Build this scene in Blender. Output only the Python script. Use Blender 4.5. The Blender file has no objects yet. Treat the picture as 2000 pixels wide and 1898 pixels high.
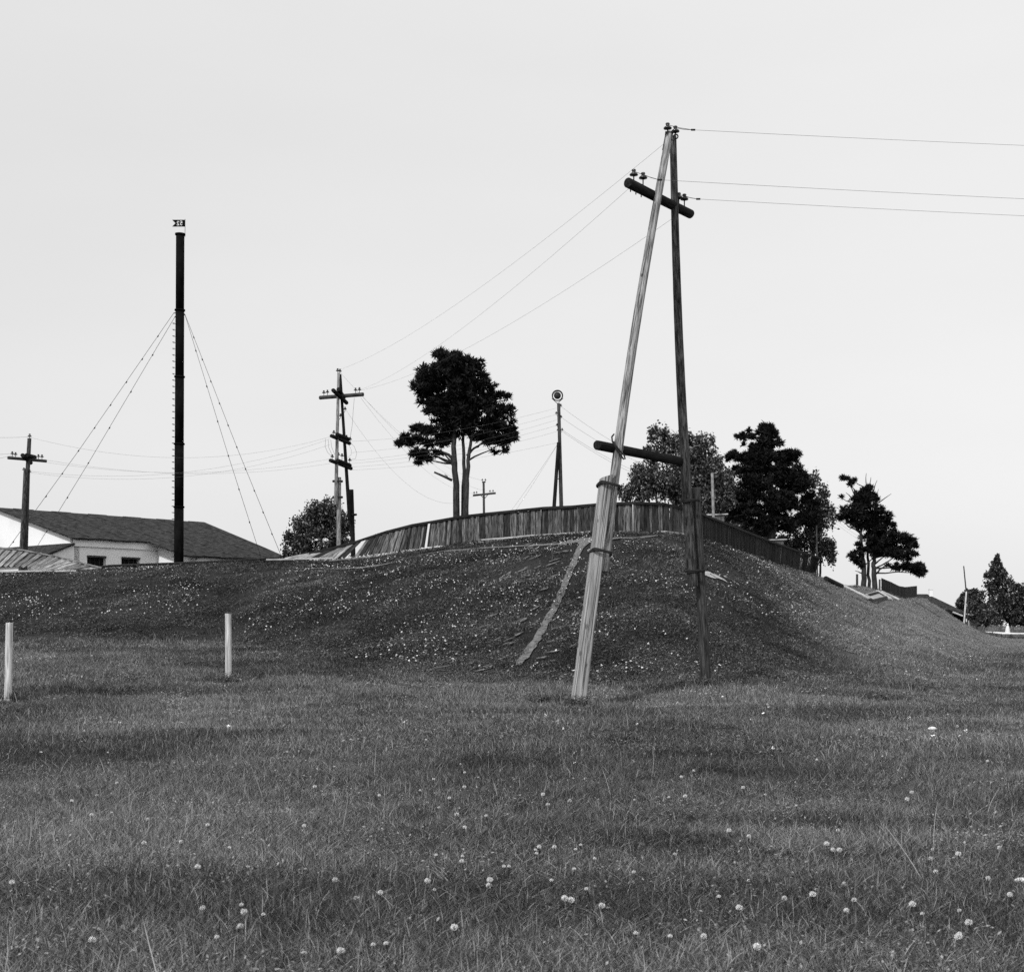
import bpy, math, random
import numpy as np
from mathutils import Vector, Matrix, Quaternion

random.seed(7)
RNG = np.random.default_rng(11)
C = bpy.context.scene.collection
R = math.radians

# ------------------------------------------------------------------ camera, sky, sun, exposure
F = 2700.0            # focal length in photo pixels (2000 wide)
HZ = 1228.0           # photo row of the horizon
CAMZ = 1.25
scene = bpy.context.scene
cam = bpy.data.cameras.new("camera"); cam_o = bpy.data.objects.new("camera", cam); C.objects.link(cam_o)
cam_o.location = (0, 0, CAMZ); cam_o.rotation_euler = (R(90), 0, 0)
cam.sensor_fit = 'HORIZONTAL'; cam.sensor_width = 36.0; cam.lens = 36.0 * F / 2000.0
cam.shift_x = 0.0; cam.shift_y = (HZ - 949.0) / 2000.0
cam.dof.use_dof = True; cam.dof.focus_distance = 26.0; cam.dof.aperture_fstop = 10.0
cam.clip_start = 0.1; cam.clip_end = 6000
scene.camera = cam_o

SUN_EL, SUN_AZ = R(44), R(-148)      # azimuth from +Y towards +X: the sun stands to the left, behind the camera
sun_dir = Vector((math.sin(SUN_AZ) * math.cos(SUN_EL), math.cos(SUN_AZ) * math.cos(SUN_EL), math.sin(SUN_EL)))
w = bpy.data.worlds.new("World"); scene.world = w; w.use_nodes = True
nt = w.node_tree; nt.nodes.clear()
sky = nt.nodes.new('ShaderNodeTexSky'); sky.sky_type = 'NISHITA'; sky.sun_disc = False
sky.sun_elevation = SUN_EL; sky.sun_rotation = SUN_AZ
sky.air_density = 1.0; sky.dust_density = 4.0; sky.ozone_density = 1.0
bw = nt.nodes.new('ShaderNodeRGBToBW')
haze_mix = nt.nodes.new('ShaderNodeMix'); haze_mix.data_type = 'FLOAT'
haze_mix.inputs[0].default_value = 0.80; haze_mix.inputs[3].default_value = 7.3   # thin even overcast veil over the sky
cl_tc = nt.nodes.new('ShaderNodeTexCoord'); cl_map = nt.nodes.new('ShaderNodeMapping'); cl_map.inputs['Scale'].default_value = (1.2, 1.2, 4.0)
cl_n = nt.nodes.new('ShaderNodeTexNoise'); cl_n.inputs['Scale'].default_value = 1.6; cl_n.inputs['Detail'].default_value = 5
cl_r = nt.nodes.new('ShaderNodeMapRange'); cl_r.inputs['To Min'].default_value = 0.92; cl_r.inputs['To Max'].default_value = 1.06
cl_m = nt.nodes.new('ShaderNodeMath'); cl_m.operation = 'MULTIPLY'
bg = nt.nodes.new('ShaderNodeBackground'); bg.inputs['Strength'].default_value = 0.10
out = nt.nodes.new('ShaderNodeOutputWorld')
L = nt.links.new
L(sky.outputs[0], bw.inputs[0]); L(bw.outputs[0], haze_mix.inputs[2])
L(cl_tc.outputs['Generated'], cl_map.inputs[0]); L(cl_map.outputs[0], cl_n.inputs['Vector'])
L(cl_n.outputs[0], cl_r.inputs['Value']); L(haze_mix.outputs[0], cl_m.inputs[0]); L(cl_r.outputs[0], cl_m.inputs[1])
sx = nt.nodes.new('ShaderNodeSeparateXYZ'); L(cl_tc.outputs['Generated'], sx.inputs[0])
sr = nt.nodes.new('ShaderNodeMapRange'); sr.inputs['From Min'].default_value = -1; sr.inputs['From Max'].default_value = 1; sr.inputs['To Min'].default_value = .86; sr.inputs['To Max'].default_value = 1.14; L(sx.outputs[0], sr.inputs['Value'])
sm = nt.nodes.new('ShaderNodeMath'); sm.operation = 'MULTIPLY'; L(cl_m.outputs[0], sm.inputs[0]); L(sr.outputs[0], sm.inputs[1])
L(sm.outputs[0], bg.inputs['Color']); L(bg.outputs[0], out.inputs['Surface'])
sl = bpy.data.lights.new("sun", 'SUN'); sl.energy = 2.2; sl.angle = R(4); sl.color = (1, 1, 1)
so = bpy.data.objects.new("sun", sl); C.objects.link(so); so.rotation_euler = sun_dir.to_track_quat('Z', 'Y').to_euler()
so.location = (-30, 0, 40)
vs = scene.view_settings; vs.view_transform = 'Standard'; vs.look = 'None'; vs.gamma = 1.0; vs.exposure = 0.38
vs.use_curve_mapping = False
scene.cycles.max_bounces = 3; scene.cycles.diffuse_bounces = 1; scene.cycles.glossy_bounces = 1; scene.cycles.transmission_bounces = 2
scene.cycles.transparent_max_bounces = 6; scene.cycles.use_denoising = False

# ------------------------------------------------------------------ helpers
def W(px, py, Y):
    """photo pixel at distance Y (metres along the view axis) -> world point"""
    return Vector(((px - 1000.0) / F * Y, Y, CAMZ + (HZ - py) / F * Y))

_lat = {}
def vnoise(x, y, s, seed=0):
    """smooth value noise in 0..1, numpy arrays"""
    if seed not in _lat: _lat[seed] = np.random.default_rng(100 + seed).random((256, 256))
    T = _lat[seed]; x = np.asarray(x, float) / s; y = np.asarray(y, float) / s
    xi = np.floor(x).astype(int); yi = np.floor(y).astype(int); fx = x - xi; fy = y - yi
    fx = fx * fx * (3 - 2 * fx); fy = fy * fy * (3 - 2 * fy)
    a = T[xi % 256, yi % 256]; b = T[(xi + 1) % 256, yi % 256]; c = T[xi % 256, (yi + 1) % 256]; d = T[(xi + 1) % 256, (yi + 1) % 256]
    return (a * (1 - fx) + b * fx) * (1 - fy) + (c * (1 - fx) + d * fx) * fy

def sstep(a, b, x):
    t = np.clip((np.asarray(x, float) - a) / (b - a), 0, 1); return t * t * (3 - 2 * t)

# hill: foot and crest by bearing (photo column of the bearing -> distance, photo row of the crest)
FOOT = np.array([(-1500, 40), (0, 38), (430, 37), (560, 32), (850, 27), (1050, 25), (1380, 25), (1550, 26.5), (1700, 28), (1800, 30.5), (1870, 36), (1920, 45), (1960, 58), (2100, 90), (2600, 110)], float)
CREST = np.array([(-1500, 50, 1150), (0, 50, 1121), (165, 50, 1114), (350, 50, 1104), (540, 50, 1098), (650, 49.5, 1097), (750, 49, 1085), (830, 48.5, 1073), (960, 47.2, 1058),
    (1080, 46.2, 1048), (1165, 45.5, 1042), (1280, 45.5, 1042), (1335, 46.5, 1046), (1368, 51, 1053), (1413, 54, 1068), (1529, 63, 1107), (1587, 69, 1124),
    (1645, 78, 1146), (1680, 84, 1147), (1715, 90, 1152), (1764, 99, 1169), (1803, 110, 1169), (1843, 122, 1191), (1861, 128, 1205), (1882, 136, 1218), (1900, 144, 1227), (1925, 152, 1239), (1960, 160, 1246), (2600, 170, 1246)], float)
def _smooth_tab(xs, ys, w=9):
    g = np.arange(-1500, 2600, 4.0); v = np.interp(g, xs, ys)
    k = np.hanning(w); k /= k.sum()
    vp = np.pad(v, w // 2, mode='edge'); return g, np.convolve(vp, k, 'valid')
G_, FT_ = _smooth_tab(FOOT[:, 0], FOOT[:, 1], 31); _, CPS_ = _smooth_tab(CREST[:, 0], CREST[:, 2], 75); _, CYS_ = _smooth_tab(CREST[:, 0], CREST[:, 1], 25); _, CY_ = _smooth_tab(CREST[:, 0], CREST[:, 1]); _, CP_ = _smooth_tab(CREST[:, 0], CREST[:, 2])

def ground_base(px, Y):
    ramp = 0.06 * np.clip(Y - 22, 0, 17) * (1 - sstep(1350, 1720, px)) * (1 - 0.35 * sstep(45, 140, Y))
    ramp = ramp * sstep(20.5, 24, Y)
    far = 0.50 * sstep(110, 270, Y)
    return np.maximum(ramp, 0) + far * sstep(1350, 1720, px)

def hill_t(px, Y):
    yf = np.interp(px, G_, FT_); yc = np.interp(px, G_, CY_)
    return (Y - yf) / (yc - yf)

def gz(x, y):
    x = np.asarray(x, float); y = np.asarray(y, float)
    Y = np.maximum(y, 1.0); px = np.clip(1000 + F * x / Y, -1499, 2599)
    yf = np.interp(px, G_, FT_); yc = np.interp(px, G_, CY_); cp = np.interp(px, G_, CP_)
    cps = np.interp(px, G_, CPS_); tt = np.clip((Y - yf) / (yc - yf), 0, 1)
    cp = cps + (cp - cps) * sstep(.55, 1.0, tt)
    zc = CAMZ + (HZ - cp) / F * yc
    b = ground_base(px, Y); bc = ground_base(px, yc)
    t = np.clip((Y - yf) / (yc - yf), 0, 1)
    S = 0.55 * t + 0.45 * t * t * (3 - 2 * t)
    rise = np.maximum(zc - bc, 0) * S
    back = np.clip(Y - yc, 0, None)
    # behind the crest: nearly flat top, then down to the country behind
    top = np.maximum(zc - bc, 0)
    drop = 0.10 * sstep(0, 3, back) + 0.55 * sstep(3, 16, back) * np.minimum(1, top / 2) + np.maximum(top - 0.6, 0) * sstep(40, 110, back)
    z = b + np.where(back > 0, np.maximum(top - drop, 0), rise)
    n = (vnoise(x, y, 1.7, 1) - .5) * .07 + (vnoise(x, y, .55, 2) - .5) * .035 + (vnoise(x, y, 6.0, 3) - .5) * .12
    amp = 0.35 + 0.65 * sstep(4, 9, Y)
    crestcalm = 1 - 0.85 * np.exp(-((Y - yc) / 1.6) ** 2)
    fade = 1 - sstep(60, 140, Y) * 0.7
    return z + n * amp * crestcalm * fade

def gp(x, y, dz=0.0):
    return Vector((x, y, float(gz(x, y)) + dz))

def hit(px, py, y0=5.0, y1=170.0):
    """first ground point seen at this photo pixel"""
    Ys = np.geomspace(y0, y1, 2500); x = (px - 1000) / F * Ys; zr = CAMZ + (HZ - py) / F * Ys
    below = gz(x, Ys) >= zr
    k = int(np.argmax(below)) if below.any() else len(Ys) - 1
    return Vector((x[k], Ys[k], float(gz(x[k], Ys[k]))))

def set_mesh(me, verts, faces, smooth=False):
    me.from_pydata([tuple(v) for v in verts], [], faces); me.update()
    if smooth: me.polygons.foreach_set('use_smooth', [True] * len(me.polygons))
    return me

def mesh_np(name, V, Fc, smooth=False, tone=None):
    """fast mesh from numpy: V (n,3), Fc (m,k) constant k"""
    V = np.ascontiguousarray(V, np.float32); Fc = np.ascontiguousarray(Fc, np.int32); k = Fc.shape[1]
    me = bpy.data.meshes.new(name)
    me.vertices.add(len(V)); me.vertices.foreach_set('co', V.ravel())
    me.loops.add(Fc.size); me.loops.foreach_set('vertex_index', Fc.ravel())
    me.polygons.add(len(Fc)); me.polygons.foreach_set('loop_start', np.arange(0, Fc.size, k, dtype=np.int32))
    if smooth: me.polygons.foreach_set('use_smooth', np.ones(len(Fc), bool))
    if tone is not None:
        a = me.attributes.new('tone', 'FLOAT', 'FACE'); a.data.foreach_set('value', np.ascontiguousarray(tone, np.float32))
    me.update(calc_edges=True); me.validate()
    return me

def link(name, me, mat=None, parent=None, M=None):
    o = bpy.data.objects.new(name, me); C.objects.link(o)
    if mat is not None and me is not None and not me.materials: me.materials.append(mat)
    if M is not None: o.matrix_world = M
    if parent is not None:
        o.parent = parent; o.matrix_parent_inverse = WM[parent.name].inverted()
    WM[o.name] = M.copy() if M is not None else Matrix()
    return o
WM = {}

def tag(o, label, cat, group=None, kind=None):
    o['label'] = label; o['category'] = cat
    if group: o['group'] = group
    if kind: o['kind'] = kind
    return o

def thing(name, label, cat, loc, group=None):
    o = bpy.data.objects.new(name, None); C.objects.link(o); o.empty_display_size = 0.2
    o.location = loc; WM[o.name] = Matrix.Translation(Vector(loc))
    return tag(o, label, cat, group)

def axis_matrix(p0, p1, up=None):
    p0 = Vector(p0); p1 = Vector(p1); z = (p1 - p0).normalized()
    ref = Vector(up) if up is not None else Vector((0, -1, 0))
    if abs(z.dot(ref)) > .98: ref = Vector((1, 0, 0))
    x = ref.cross(z).normalized(); y = z.cross(x)
    M = Matrix((x, y, z)).transposed().to_4x4(); M.translation = p0
    return M

def log_mesh(name, length, r0, r1, seg=12, rings=6, rough=0.03, seed=0, bow=None, flat_top=False):
    """tapered log along local z with an uneven surface and chamfered ends"""
    rg = np.random.default_rng(seed); V = []; Fc = []
    ts = list(np.linspace(0, 1, rings)); c = min(.012 / max(length, .02), .05)
    ts = [0] + [c] + ts[1:-1] + [1 - c] + [1]
    ph = rg.random(4) * 6.28
    for i, t in enumerate(ts):
        r = r0 + (r1 - r0) * t
        if i in (0, len(ts) - 1): r *= .93
        ox = rough * .5 * r0 * math.sin(t * 5 + ph[0]); oy = rough * .5 * r0 * math.cos(t * 4 + ph[1])
        if bow: ox += bow[0] * math.sin(math.pi * t); oy += bow[1] * math.sin(math.pi * t)
        for k in range(seg):
            a = 2 * math.pi * k / seg
            rr = r * (1 + rough * math.sin(3 * a + ph[2] + 2 * t) + rough * .7 * (rg.random() - .5))
            V.append((ox + rr * math.cos(a), oy + rr * math.sin(a), t * length))
    n = len(ts)
    for i in range(n - 1):
        for k in range(seg):
            a = i * seg + k; b = i * seg + (k + 1) % seg
            Fc.append((a, b, b + seg, a + seg))
    Fc.append(tuple(reversed(range(seg)))); Fc.append(tuple(range((n - 1) * seg, n * seg)))
    me = bpy.data.meshes.new(name); set_mesh(me, V, Fc)
    for p in me.polygons: p.use_smooth = len(p.vertices) == 4
    return me

def log(name, p0, p1, r0, r1, mat, parent=None, **kw):
    Lg = (Vector(p1) - Vector(p0)).length
    return link(name, log_mesh(name, Lg, r0, r1, **kw), mat, parent, axis_matrix(p0, p1))

def bar_mesh(name, length, wx, wy, taper=1.0, bev=.12, rg=None, cut=0.0):
    """squared timber along local z with chamfered long edges; cut = slant of the top end"""
    V = []; Fc = []
    def ring(z, s, slant=0):
        hx, hy = wx / 2 * s, wy / 2 * s; b = bev * min(hx, hy)
        for (x, y) in ((hx - b, -hy), (hx, -hy + b), (hx, hy - b), (hx - b, hy), (-hx + b, hy), (-hx, hy - b), (-hx, -hy + b), (-hx + b, -hy)):
            V.append((x, y, z + slant * x / max(hx, 1e-6)))
    n = 5
    for i in range(n):
        t = i / (n - 1); ring(length * t, 1 + (taper - 1) * t, cut * (1 if i == n - 1 else 0))
    for i in range(n - 1):
        for k in range(8):
            a = i * 8 + k; b = i * 8 + (k + 1) % 8; Fc.append((a, b, b + 8, a + 8))
    Fc.append(tuple(reversed(range(8)))); Fc.append(tuple(range((n - 1) * 8, n * 8)))
    me = bpy.data.meshes.new(name); return set_mesh(me, V, Fc)

def bar(name, p0, p1, wx, wy, mat, parent=None, up=None, **kw):
    Lg = (Vector(p1) - Vector(p0)).length
    return link(name, bar_mesh(name, Lg, wx, wy, **kw), mat, parent, axis_matrix(p0, p1, up))

def tube_np(pts, r, seg=6, closed=False):
    P = [Vector(p) for p in pts]; n = len(P); V = []; Fc = []
    rr = r if hasattr(r, '__len__') else [r] * n
    prev = None
    for i in range(n):
        if closed: d = P[(i + 1) % n] - P[i - 1]
        else: d = P[min(i + 1, n - 1)] - P[max(i - 1, 0)]
        d.normalize()
        if prev is None:
            ref = Vector((0, 0, 1)) if abs(d.z) < .9 else Vector((1, 0, 0)); x = d.cross(ref).normalized()
        else:
            x = (prev - d * prev.dot(d)).normalized()
        prev = x; y = d.cross(x)
        for k in range(seg):
            a = 2 * math.pi * k / seg; V.append(P[i] + (x * math.cos(a) + y * math.sin(a)) * rr[i])
    m = n if closed else n - 1
    for i in range(m):
        for k in range(seg):
            a = i * seg + k; b = i * seg + (k + 1) % seg; c = ((i + 1) % n) * seg
            Fc.append((a, b, c + (k + 1) % seg, c + k))
    if not closed:
        Fc.append(tuple(reversed(range(seg)))); Fc.append(tuple(range((n - 1) * seg, n * seg)))
    return V, Fc

def tube(name, pts, r, mat, parent=None, seg=6, closed=False):
    V, Fc = tube_np(pts, r, seg, closed)
    me = set_mesh(bpy.data.meshes.new(name), V, Fc, True)
    return link(name, me, mat, parent)

def merge_into(Vs, Fs, V, Fc):
    o = len(Vs); Vs.extend(V); Fs.extend([tuple(i + o for i in f) for f in Fc])

def lathe_mesh(name, prof, seg=12):
    V = []; Fc = []; n = len(prof)
    for (r, z) in prof:
        for k in range(seg):
            a = 2 * math.pi * k / seg; V.append((r * math.cos(a), r * math.sin(a), z))
    for i in range(n - 1):
        for k in range(seg):
            a = i * seg + k; b = i * seg + (k + 1) % seg; Fc.append((a, b, b + seg, a + seg))
    Fc.append(tuple(reversed(range(seg)))); Fc.append(tuple(range((n - 1) * seg, n * seg)))
    me = bpy.data.meshes.new(name); set_mesh(me, V, Fc)
    for p in me.polygons: p.use_smooth = len(p.vertices) == 4
    return me

# ------------------------------------------------------------------ materials (the photograph is black and white: all greys)
def g(v): return (v, v, v, 1)
def new_mat(name):
    m = bpy.data.materials.new(name); m.use_nodes = True; n = m.node_tree; n.nodes.clear()
    o = n.nodes.new('ShaderNodeOutputMaterial'); p = n.nodes.new('ShaderNodeBsdfPrincipled')
    n.links.new(p.outputs[0], o.inputs[0]); p.inputs['Specular IOR Level'].default_value = .25
    return m, n, p

def noise_mat(name, dark, light, scale=4.0, stretch=(1, 1, 1), detail=6, rough=.85, bump=.3, bdist=.01, rand=0.0, coords='Object', lo=.36, hi=.64, spec=.25, cracks=0.0, metal=0.0, knots=0.0):
    m, n, p = new_mat(name); N = n.nodes.new; K = n.links.new
    tc = N('ShaderNodeTexCoord'); mp = N('ShaderNodeMapping'); mp.inputs['Scale'].default_value = stretch
    K(tc.outputs[coords], mp.inputs[0])
    oi = N('ShaderNodeObjectInfo'); ad = N('ShaderNodeVectorMath'); ad.operation = 'ADD'
    sc = N('ShaderNodeMath'); sc.operation = 'MULTIPLY'; sc.inputs[1].default_value = 37.0; K(oi.outputs['Random'], sc.inputs[0])
    K(mp.outputs[0], ad.inputs[0]); K(sc.outputs[0], ad.inputs[1])
    nz = N('ShaderNodeTexNoise'); nz.inputs['Scale'].default_value = scale; nz.inputs['Detail'].default_value = detail; nz.inputs['Roughness'].default_value = .62
    K(ad.outputs[0], nz.inputs['Vector'])
    mr = N('ShaderNodeMapRange'); mr.inputs['From Min'].default_value = lo; mr.inputs['From Max'].default_value = hi
    mr.inputs['To Min'].default_value = dark; mr.inputs['To Max'].default_value = light; K(nz.outputs[0], mr.inputs['Value'])
    last = mr.outputs[0]
    if rand > 0:
        rm = N('ShaderNodeMapRange'); rm.inputs['To Min'].default_value = 1 - rand; rm.inputs['To Max'].default_value = 1 + rand
        K(oi.outputs['Random'], rm.inputs['Value'])
        mu = N('ShaderNodeMath'); mu.operation = 'MULTIPLY'; K(last, mu.inputs[0]); K(rm.outputs[0], mu.inputs[1]); last = mu.outputs[0]
    hgt = nz.outputs[0]
    if cracks > 0:
        n2 = N('ShaderNodeTexNoise'); n2.inputs['Scale'].default_value = scale * 1.7; n2.inputs['Detail'].default_value = 3
        mp2 = N('ShaderNodeVectorMath'); mp2.operation = 'MULTIPLY'; mp2.inputs[1].default_value = (2.2, 2.2, .55); K(ad.outputs[0], mp2.inputs[0]); K(mp2.outputs[0], n2.inputs['Vector'])
        cr = N('ShaderNodeMapRange'); cr.inputs['From Min'].default_value = .385; cr.inputs['From Max'].default_value = .45
        cr.inputs['To Min'].default_value = 1 - cracks; cr.inputs['To Max'].default_value = 1; K(n2.outputs[0], cr.inputs['Value'])
        mu2 = N('ShaderNodeMath'); mu2.operation = 'MULTIPLY'; K(last, mu2.inputs[0]); K(cr.outputs[0], mu2.inputs[1]); last = mu2.outputs[0]
        hm = N('ShaderNodeMath'); hm.operation = 'MULTIPLY'; K(hgt, hm.inputs[0]); K(cr.outputs[0], hm.inputs[1]); hgt = hm.outputs[0]
    if knots > 0:
        vo = N('ShaderNodeTexVoronoi'); vo.inputs['Scale'].default_value = 1.0; km = N('ShaderNodeVectorMath'); km.operation = 'MULTIPLY'; km.inputs[1].default_value = (6, 6, 3.2)
        K(tc.outputs[coords], km.inputs[0]); K(km.outputs[0], vo.inputs['Vector'])
        kr = N('ShaderNodeMapRange'); kr.inputs['From Min'].default_value = .10; kr.inputs['From Max'].default_value = .17; kr.inputs['To Min'].default_value = 1 - knots; kr.inputs['To Max'].default_value = 1; K(vo.outputs['Distance'], kr.inputs['Value'])
        mu3 = N('ShaderNodeMath'); mu3.operation = 'MULTIPLY'; K(last, mu3.inputs[0]); K(kr.outputs[0], mu3.inputs[1]); last = mu3.outputs[0]
    K(last, p.inputs['Base Color']); p.inputs['Roughness'].default_value = rough; p.inputs['Specular IOR Level'].default_value = spec
    p.inputs['Metallic'].default_value = metal
    if bump > 0:
        b = N('ShaderNodeBump'); b.inputs['Strength'].default_value = bump; b.inputs['Distance'].default_value = bdist
        K(hgt, b.inputs['Height']); K(b.outputs[0], p.inputs['Normal'])
    return m

M_pale_pole = noise_mat('pale_pole_wood', .11, .40, 8, (3, 3, .30), bump=.9, bdist=.014, cracks=.8, knots=.8)
M_dark_pole = noise_mat('dark_pole_wood', .012, .115, 9, (3, 3, .5), bump=1, bdist=.016, cracks=.8, knots=.7)
M_timber = noise_mat('squared_timber_wood', .18, .40, 7, (3, 3, .16), bump=.8, bdist=.012, cracks=.8, knots=.5)
M_black_log = noise_mat('tarred_log_wood', .004, .022, 9, (3, 3, .3), bump=.7, bdist=.012, spec=.1)
M_stub_dark = noise_mat('dark_stub_wood', .015, .085, 9, (3, 3, .35), bump=.8, bdist=.012, cracks=.6)
M_iron = noise_mat('black_iron', .008, .02, 12, rough=.6, bump=.2, bdist=.004)
M_wire = noise_mat('grey_wire', .08, .12, 5, rough=.6, bump=0)
M_insul = noise_mat('dark_glazed_porcelain', .015, .025, 6, rough=.18, bump=0, spec=.5)
M_plank = noise_mat('weathered_plank', .014, .15, 6, (4, 4, .45), bump=.6, bdist=.01, rand=.8, cracks=.85)
M_plank_fallen = noise_mat('bleached_plank', .08, .36, 6, (4, 4, .5), bump=.5, bdist=.01, rand=.5, cracks=.6)
M_plank_dark = noise_mat('dark_plank', .004, .03, 6, (4, 4, .55), bump=.6, bdist=.01, rand=.75, cracks=.5)
M_rail_dark = noise_mat('dark_rail', .005, .022, 5, (3, 3, .5), bump=.5, bdist=.01)
M_rail_pale = noise_mat('pale_rail', .28, .55, 5, (3, 3, .5), bump=.5, bdist=.01)
M_post_white = noise_mat('peeled_white_post', .34, .74, 6, (3, 3, .3), bump=.7, bdist=.008, cracks=.45, knots=.5)
M_stack = noise_mat('sooty_black_steel', .002, .007, 5, (1, 1, .5), rough=.9, bump=.15, bdist=.006, spec=.06)
M_wall = noise_mat('whitewashed_plaster', .72, .84, 1.6, (1, 1, .5), bump=.25, bdist=.02, lo=.2, hi=.5)
M_roof = noise_mat('dark_roof_sheet', .008, .062, 3.0, (1.2, 1.2, 6), bump=.8, bdist=.03, lo=.40, hi=.66, spec=.1)
M_pit = noise_mat('dark_interior', .006, .012, 4, bump=0)
M_bark = noise_mat('pine_bark', .010, .05, 6, (3, 3, .6), bump=1, bdist=.03)
M_bark_birch = noise_mat('birch_bark', .05, .45, 5, (1, 1, 4), bump=.5, bdist=.02, lo=.35, hi=.55)
M_dirt = noise_mat('bare_earth', .06, .17, 9, bump=.7, bdist=.02)
M_sand = noise_mat('pale_sand', .22, .42, 6, bump=.6, bdist=.02)
M_concrete = noise_mat('grey_concrete', .18, .34, 6, bump=.4, bdist=.01)
M_flower = noise_mat('white_petals', .78, .88, 60, bump=.3, bdist=.002)
M_road = noise_mat('pale_gravel_road', .62, .80, 1.0, (1, 1, 1), bump=.4, bdist=.02)
M_stone = noise_mat('pale_stone', .55, .80, 8, bump=.6, bdist=.01)
M_shed = noise_mat('pale_shed_board', .20, .50, 3, (4, 4, .6), bump=.5, bdist=.02)

def tone_mat(name, base, rough=.75, attr_type='GEOMETRY', spec=.2, transl=.25):
    """foliage: base grey times a per-leaf tone; a share of the light passes through"""
    m = bpy.data.materials.new(name); m.use_nodes = True; n = m.node_tree; n.nodes.clear(); N = n.nodes.new; K = n.links.new
    o = N('ShaderNodeOutputMaterial'); p = N('ShaderNodeBsdfDiffuse'); tr = N('ShaderNodeBsdfTranslucent'); mx = N('ShaderNodeMixShader')
    at = N('ShaderNodeAttribute'); at.attribute_name = 'tone'; at.attribute_type = attr_type
    mu = N('ShaderNodeMath'); mu.operation = 'MULTIPLY'; mu.inputs[1].default_value = base; K(at.outputs['Fac'], mu.inputs[0])
    if attr_type == 'INSTANCER':
        a2 = N('ShaderNodeAttribute'); a2.attribute_name = 'bt'; m2 = N('ShaderNodeMath'); m2.operation = 'MULTIPLY'; K(mu.outputs[0], m2.inputs[0]); K(a2.outputs['Fac'], m2.inputs[1])
        m4 = N('ShaderNodeMath'); m4.operation = 'MINIMUM'; m4.inputs[1].default_value = .42; K(m2.outputs[0], m4.inputs[0]); mu = m4
    K(mu.outputs[0], p.inputs['Color']); K(mu.outputs[0], tr.inputs['Color'])
    mx.inputs[0].default_value = transl; K(p.outputs[0], mx.inputs[1]); K(tr.outputs[0], mx.inputs[2]); K(mx.outputs[0], o.inputs[0])
    return m
M_needles = tone_mat('pine_needles', .022, .7, transl=.1)
M_leaves = tone_mat('birch_leaves', .12, .5, spec=.35, transl=.25)
M_leaves_far = tone_mat('far_leaves', .075, .6, transl=.2)
M_grass = tone_mat('grass_blades', .25, .6, 'INSTANCER', spec=.25, transl=.3)

# ground material: turf with darker herb cover on the mound (stored per vertex), bare earth breaks
def make_ground_mat():
    m, n, p = new_mat('turf'); N = n.nodes.new; K = n.links.new
    tc = N('ShaderNodeTexCoord')
    n1 = N('ShaderNodeTexNoise'); n1.inputs['Scale'].default_value = 5; n1.inputs['Detail'].default_value = 8; n1.inputs['Roughness'].default_value = .7
    n2 = N('ShaderNodeTexNoise'); n2.inputs['Scale'].default_value = 26; n2.inputs['Detail'].default_value = 5
    K(tc.outputs['Object'], n1.inputs['Vector']); K(tc.outputs['Object'], n2.inputs['Vector'])
    at = N('ShaderNodeAttribute'); at.attribute_name = 'tone'
    a = N('ShaderNodeMapRange'); a.inputs['From Min'].default_value = .3; a.inputs['From Max'].default_value = .7; a.inputs['To Min'].default_value = .45; a.inputs['To Max'].default_value = 1.3; K(n1.outputs[0], a.inputs['Value'])
    b = N('ShaderNodeMapRange'); b.inputs['From Min'].default_value = .3; b.inputs['From Max'].default_value = .7; b.inputs['To Min'].default_value = .4; b.inputs['To Max'].default_value = 1.5; K(n2.outputs[0], b.inputs['Value'])
    m1 = N('ShaderNodeMath'); m1.operation = 'MULTIPLY'; K(a.outputs[0], m1.inputs[0]); K(b.outputs[0], m1.inputs[1])
    m2 = N('ShaderNodeMath'); m2.operation = 'MULTIPLY'; K(m1.outputs[0], m2.inputs[0]); K(at.outputs['Fac'], m2.inputs[1])
    m3 = N('ShaderNodeMath'); m3.operation = 'MULTIPLY'; K(m2.outputs[0], m3.inputs[0]); m3.inputs[1].default_value = .105
    K(m3.outputs[0], p.inputs['Base Color']); p.inputs['Roughness'].default_value = .95; p.inputs['Specular IOR Level'].default_value = .1
    bp = N('ShaderNodeBump'); bp.inputs['Strength'].default_value = .9; bp.inputs['Distance'].default_value = .05
    K(m1.outputs[0], bp.inputs['Height']); K(bp.outputs[0], p.inputs['Normal'])
    return m
M_ground = make_ground_mat()

def turf_tone(x, y):
    """how light the plants are at a place: dry meadow, dark herb cover on the mound's front"""
    x = np.asarray(x, float); y = np.asarray(y, float); Y = np.maximum(y, 1); px = 1000 + F * x / Y
    t = hill_t(np.clip(px, -1499, 2599), Y)
    herb = sstep(-.06, .10, t) * (1 - .92 * sstep(1440, 1690, px + (vnoise(x, y, 3, 8) - .5) * 130 + (t - .5) * 190))
    meadow = .62 + .75 * vnoise(x, y * .6, 2.4, 4) * (.6 + .8 * vnoise(x, y, 7, 5))
    damp_shade = sstep(.60, .80, vnoise(x * .35, y, 1.6, 6)) * .45
    damp_shade = np.maximum(damp_shade, .55 * sstep(.58, .80, vnoise(x * .45, y, .42, 16)) * sstep(.35, .7, vnoise(x, y, 2.0, 17)))  # smaller patches: shadows in the near turf painted as darker plant tone
    onhill = sstep(0, .15, t); damp_shade = damp_shade * (1 - onhill)
    meadow = meadow * (1 - damp_shade) * (1 - onhill) + onhill * (.78 + .45 * vnoise(x, y, 1.3, 4))
    meadow = meadow * (1 + .75 * sstep(1450, 1800, px) * sstep(.0, .35, t))
    m = meadow * (1 - herb) + (.19 + .29 * vnoise(x, y, 1.5, 7)) * herb
    return m

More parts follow.
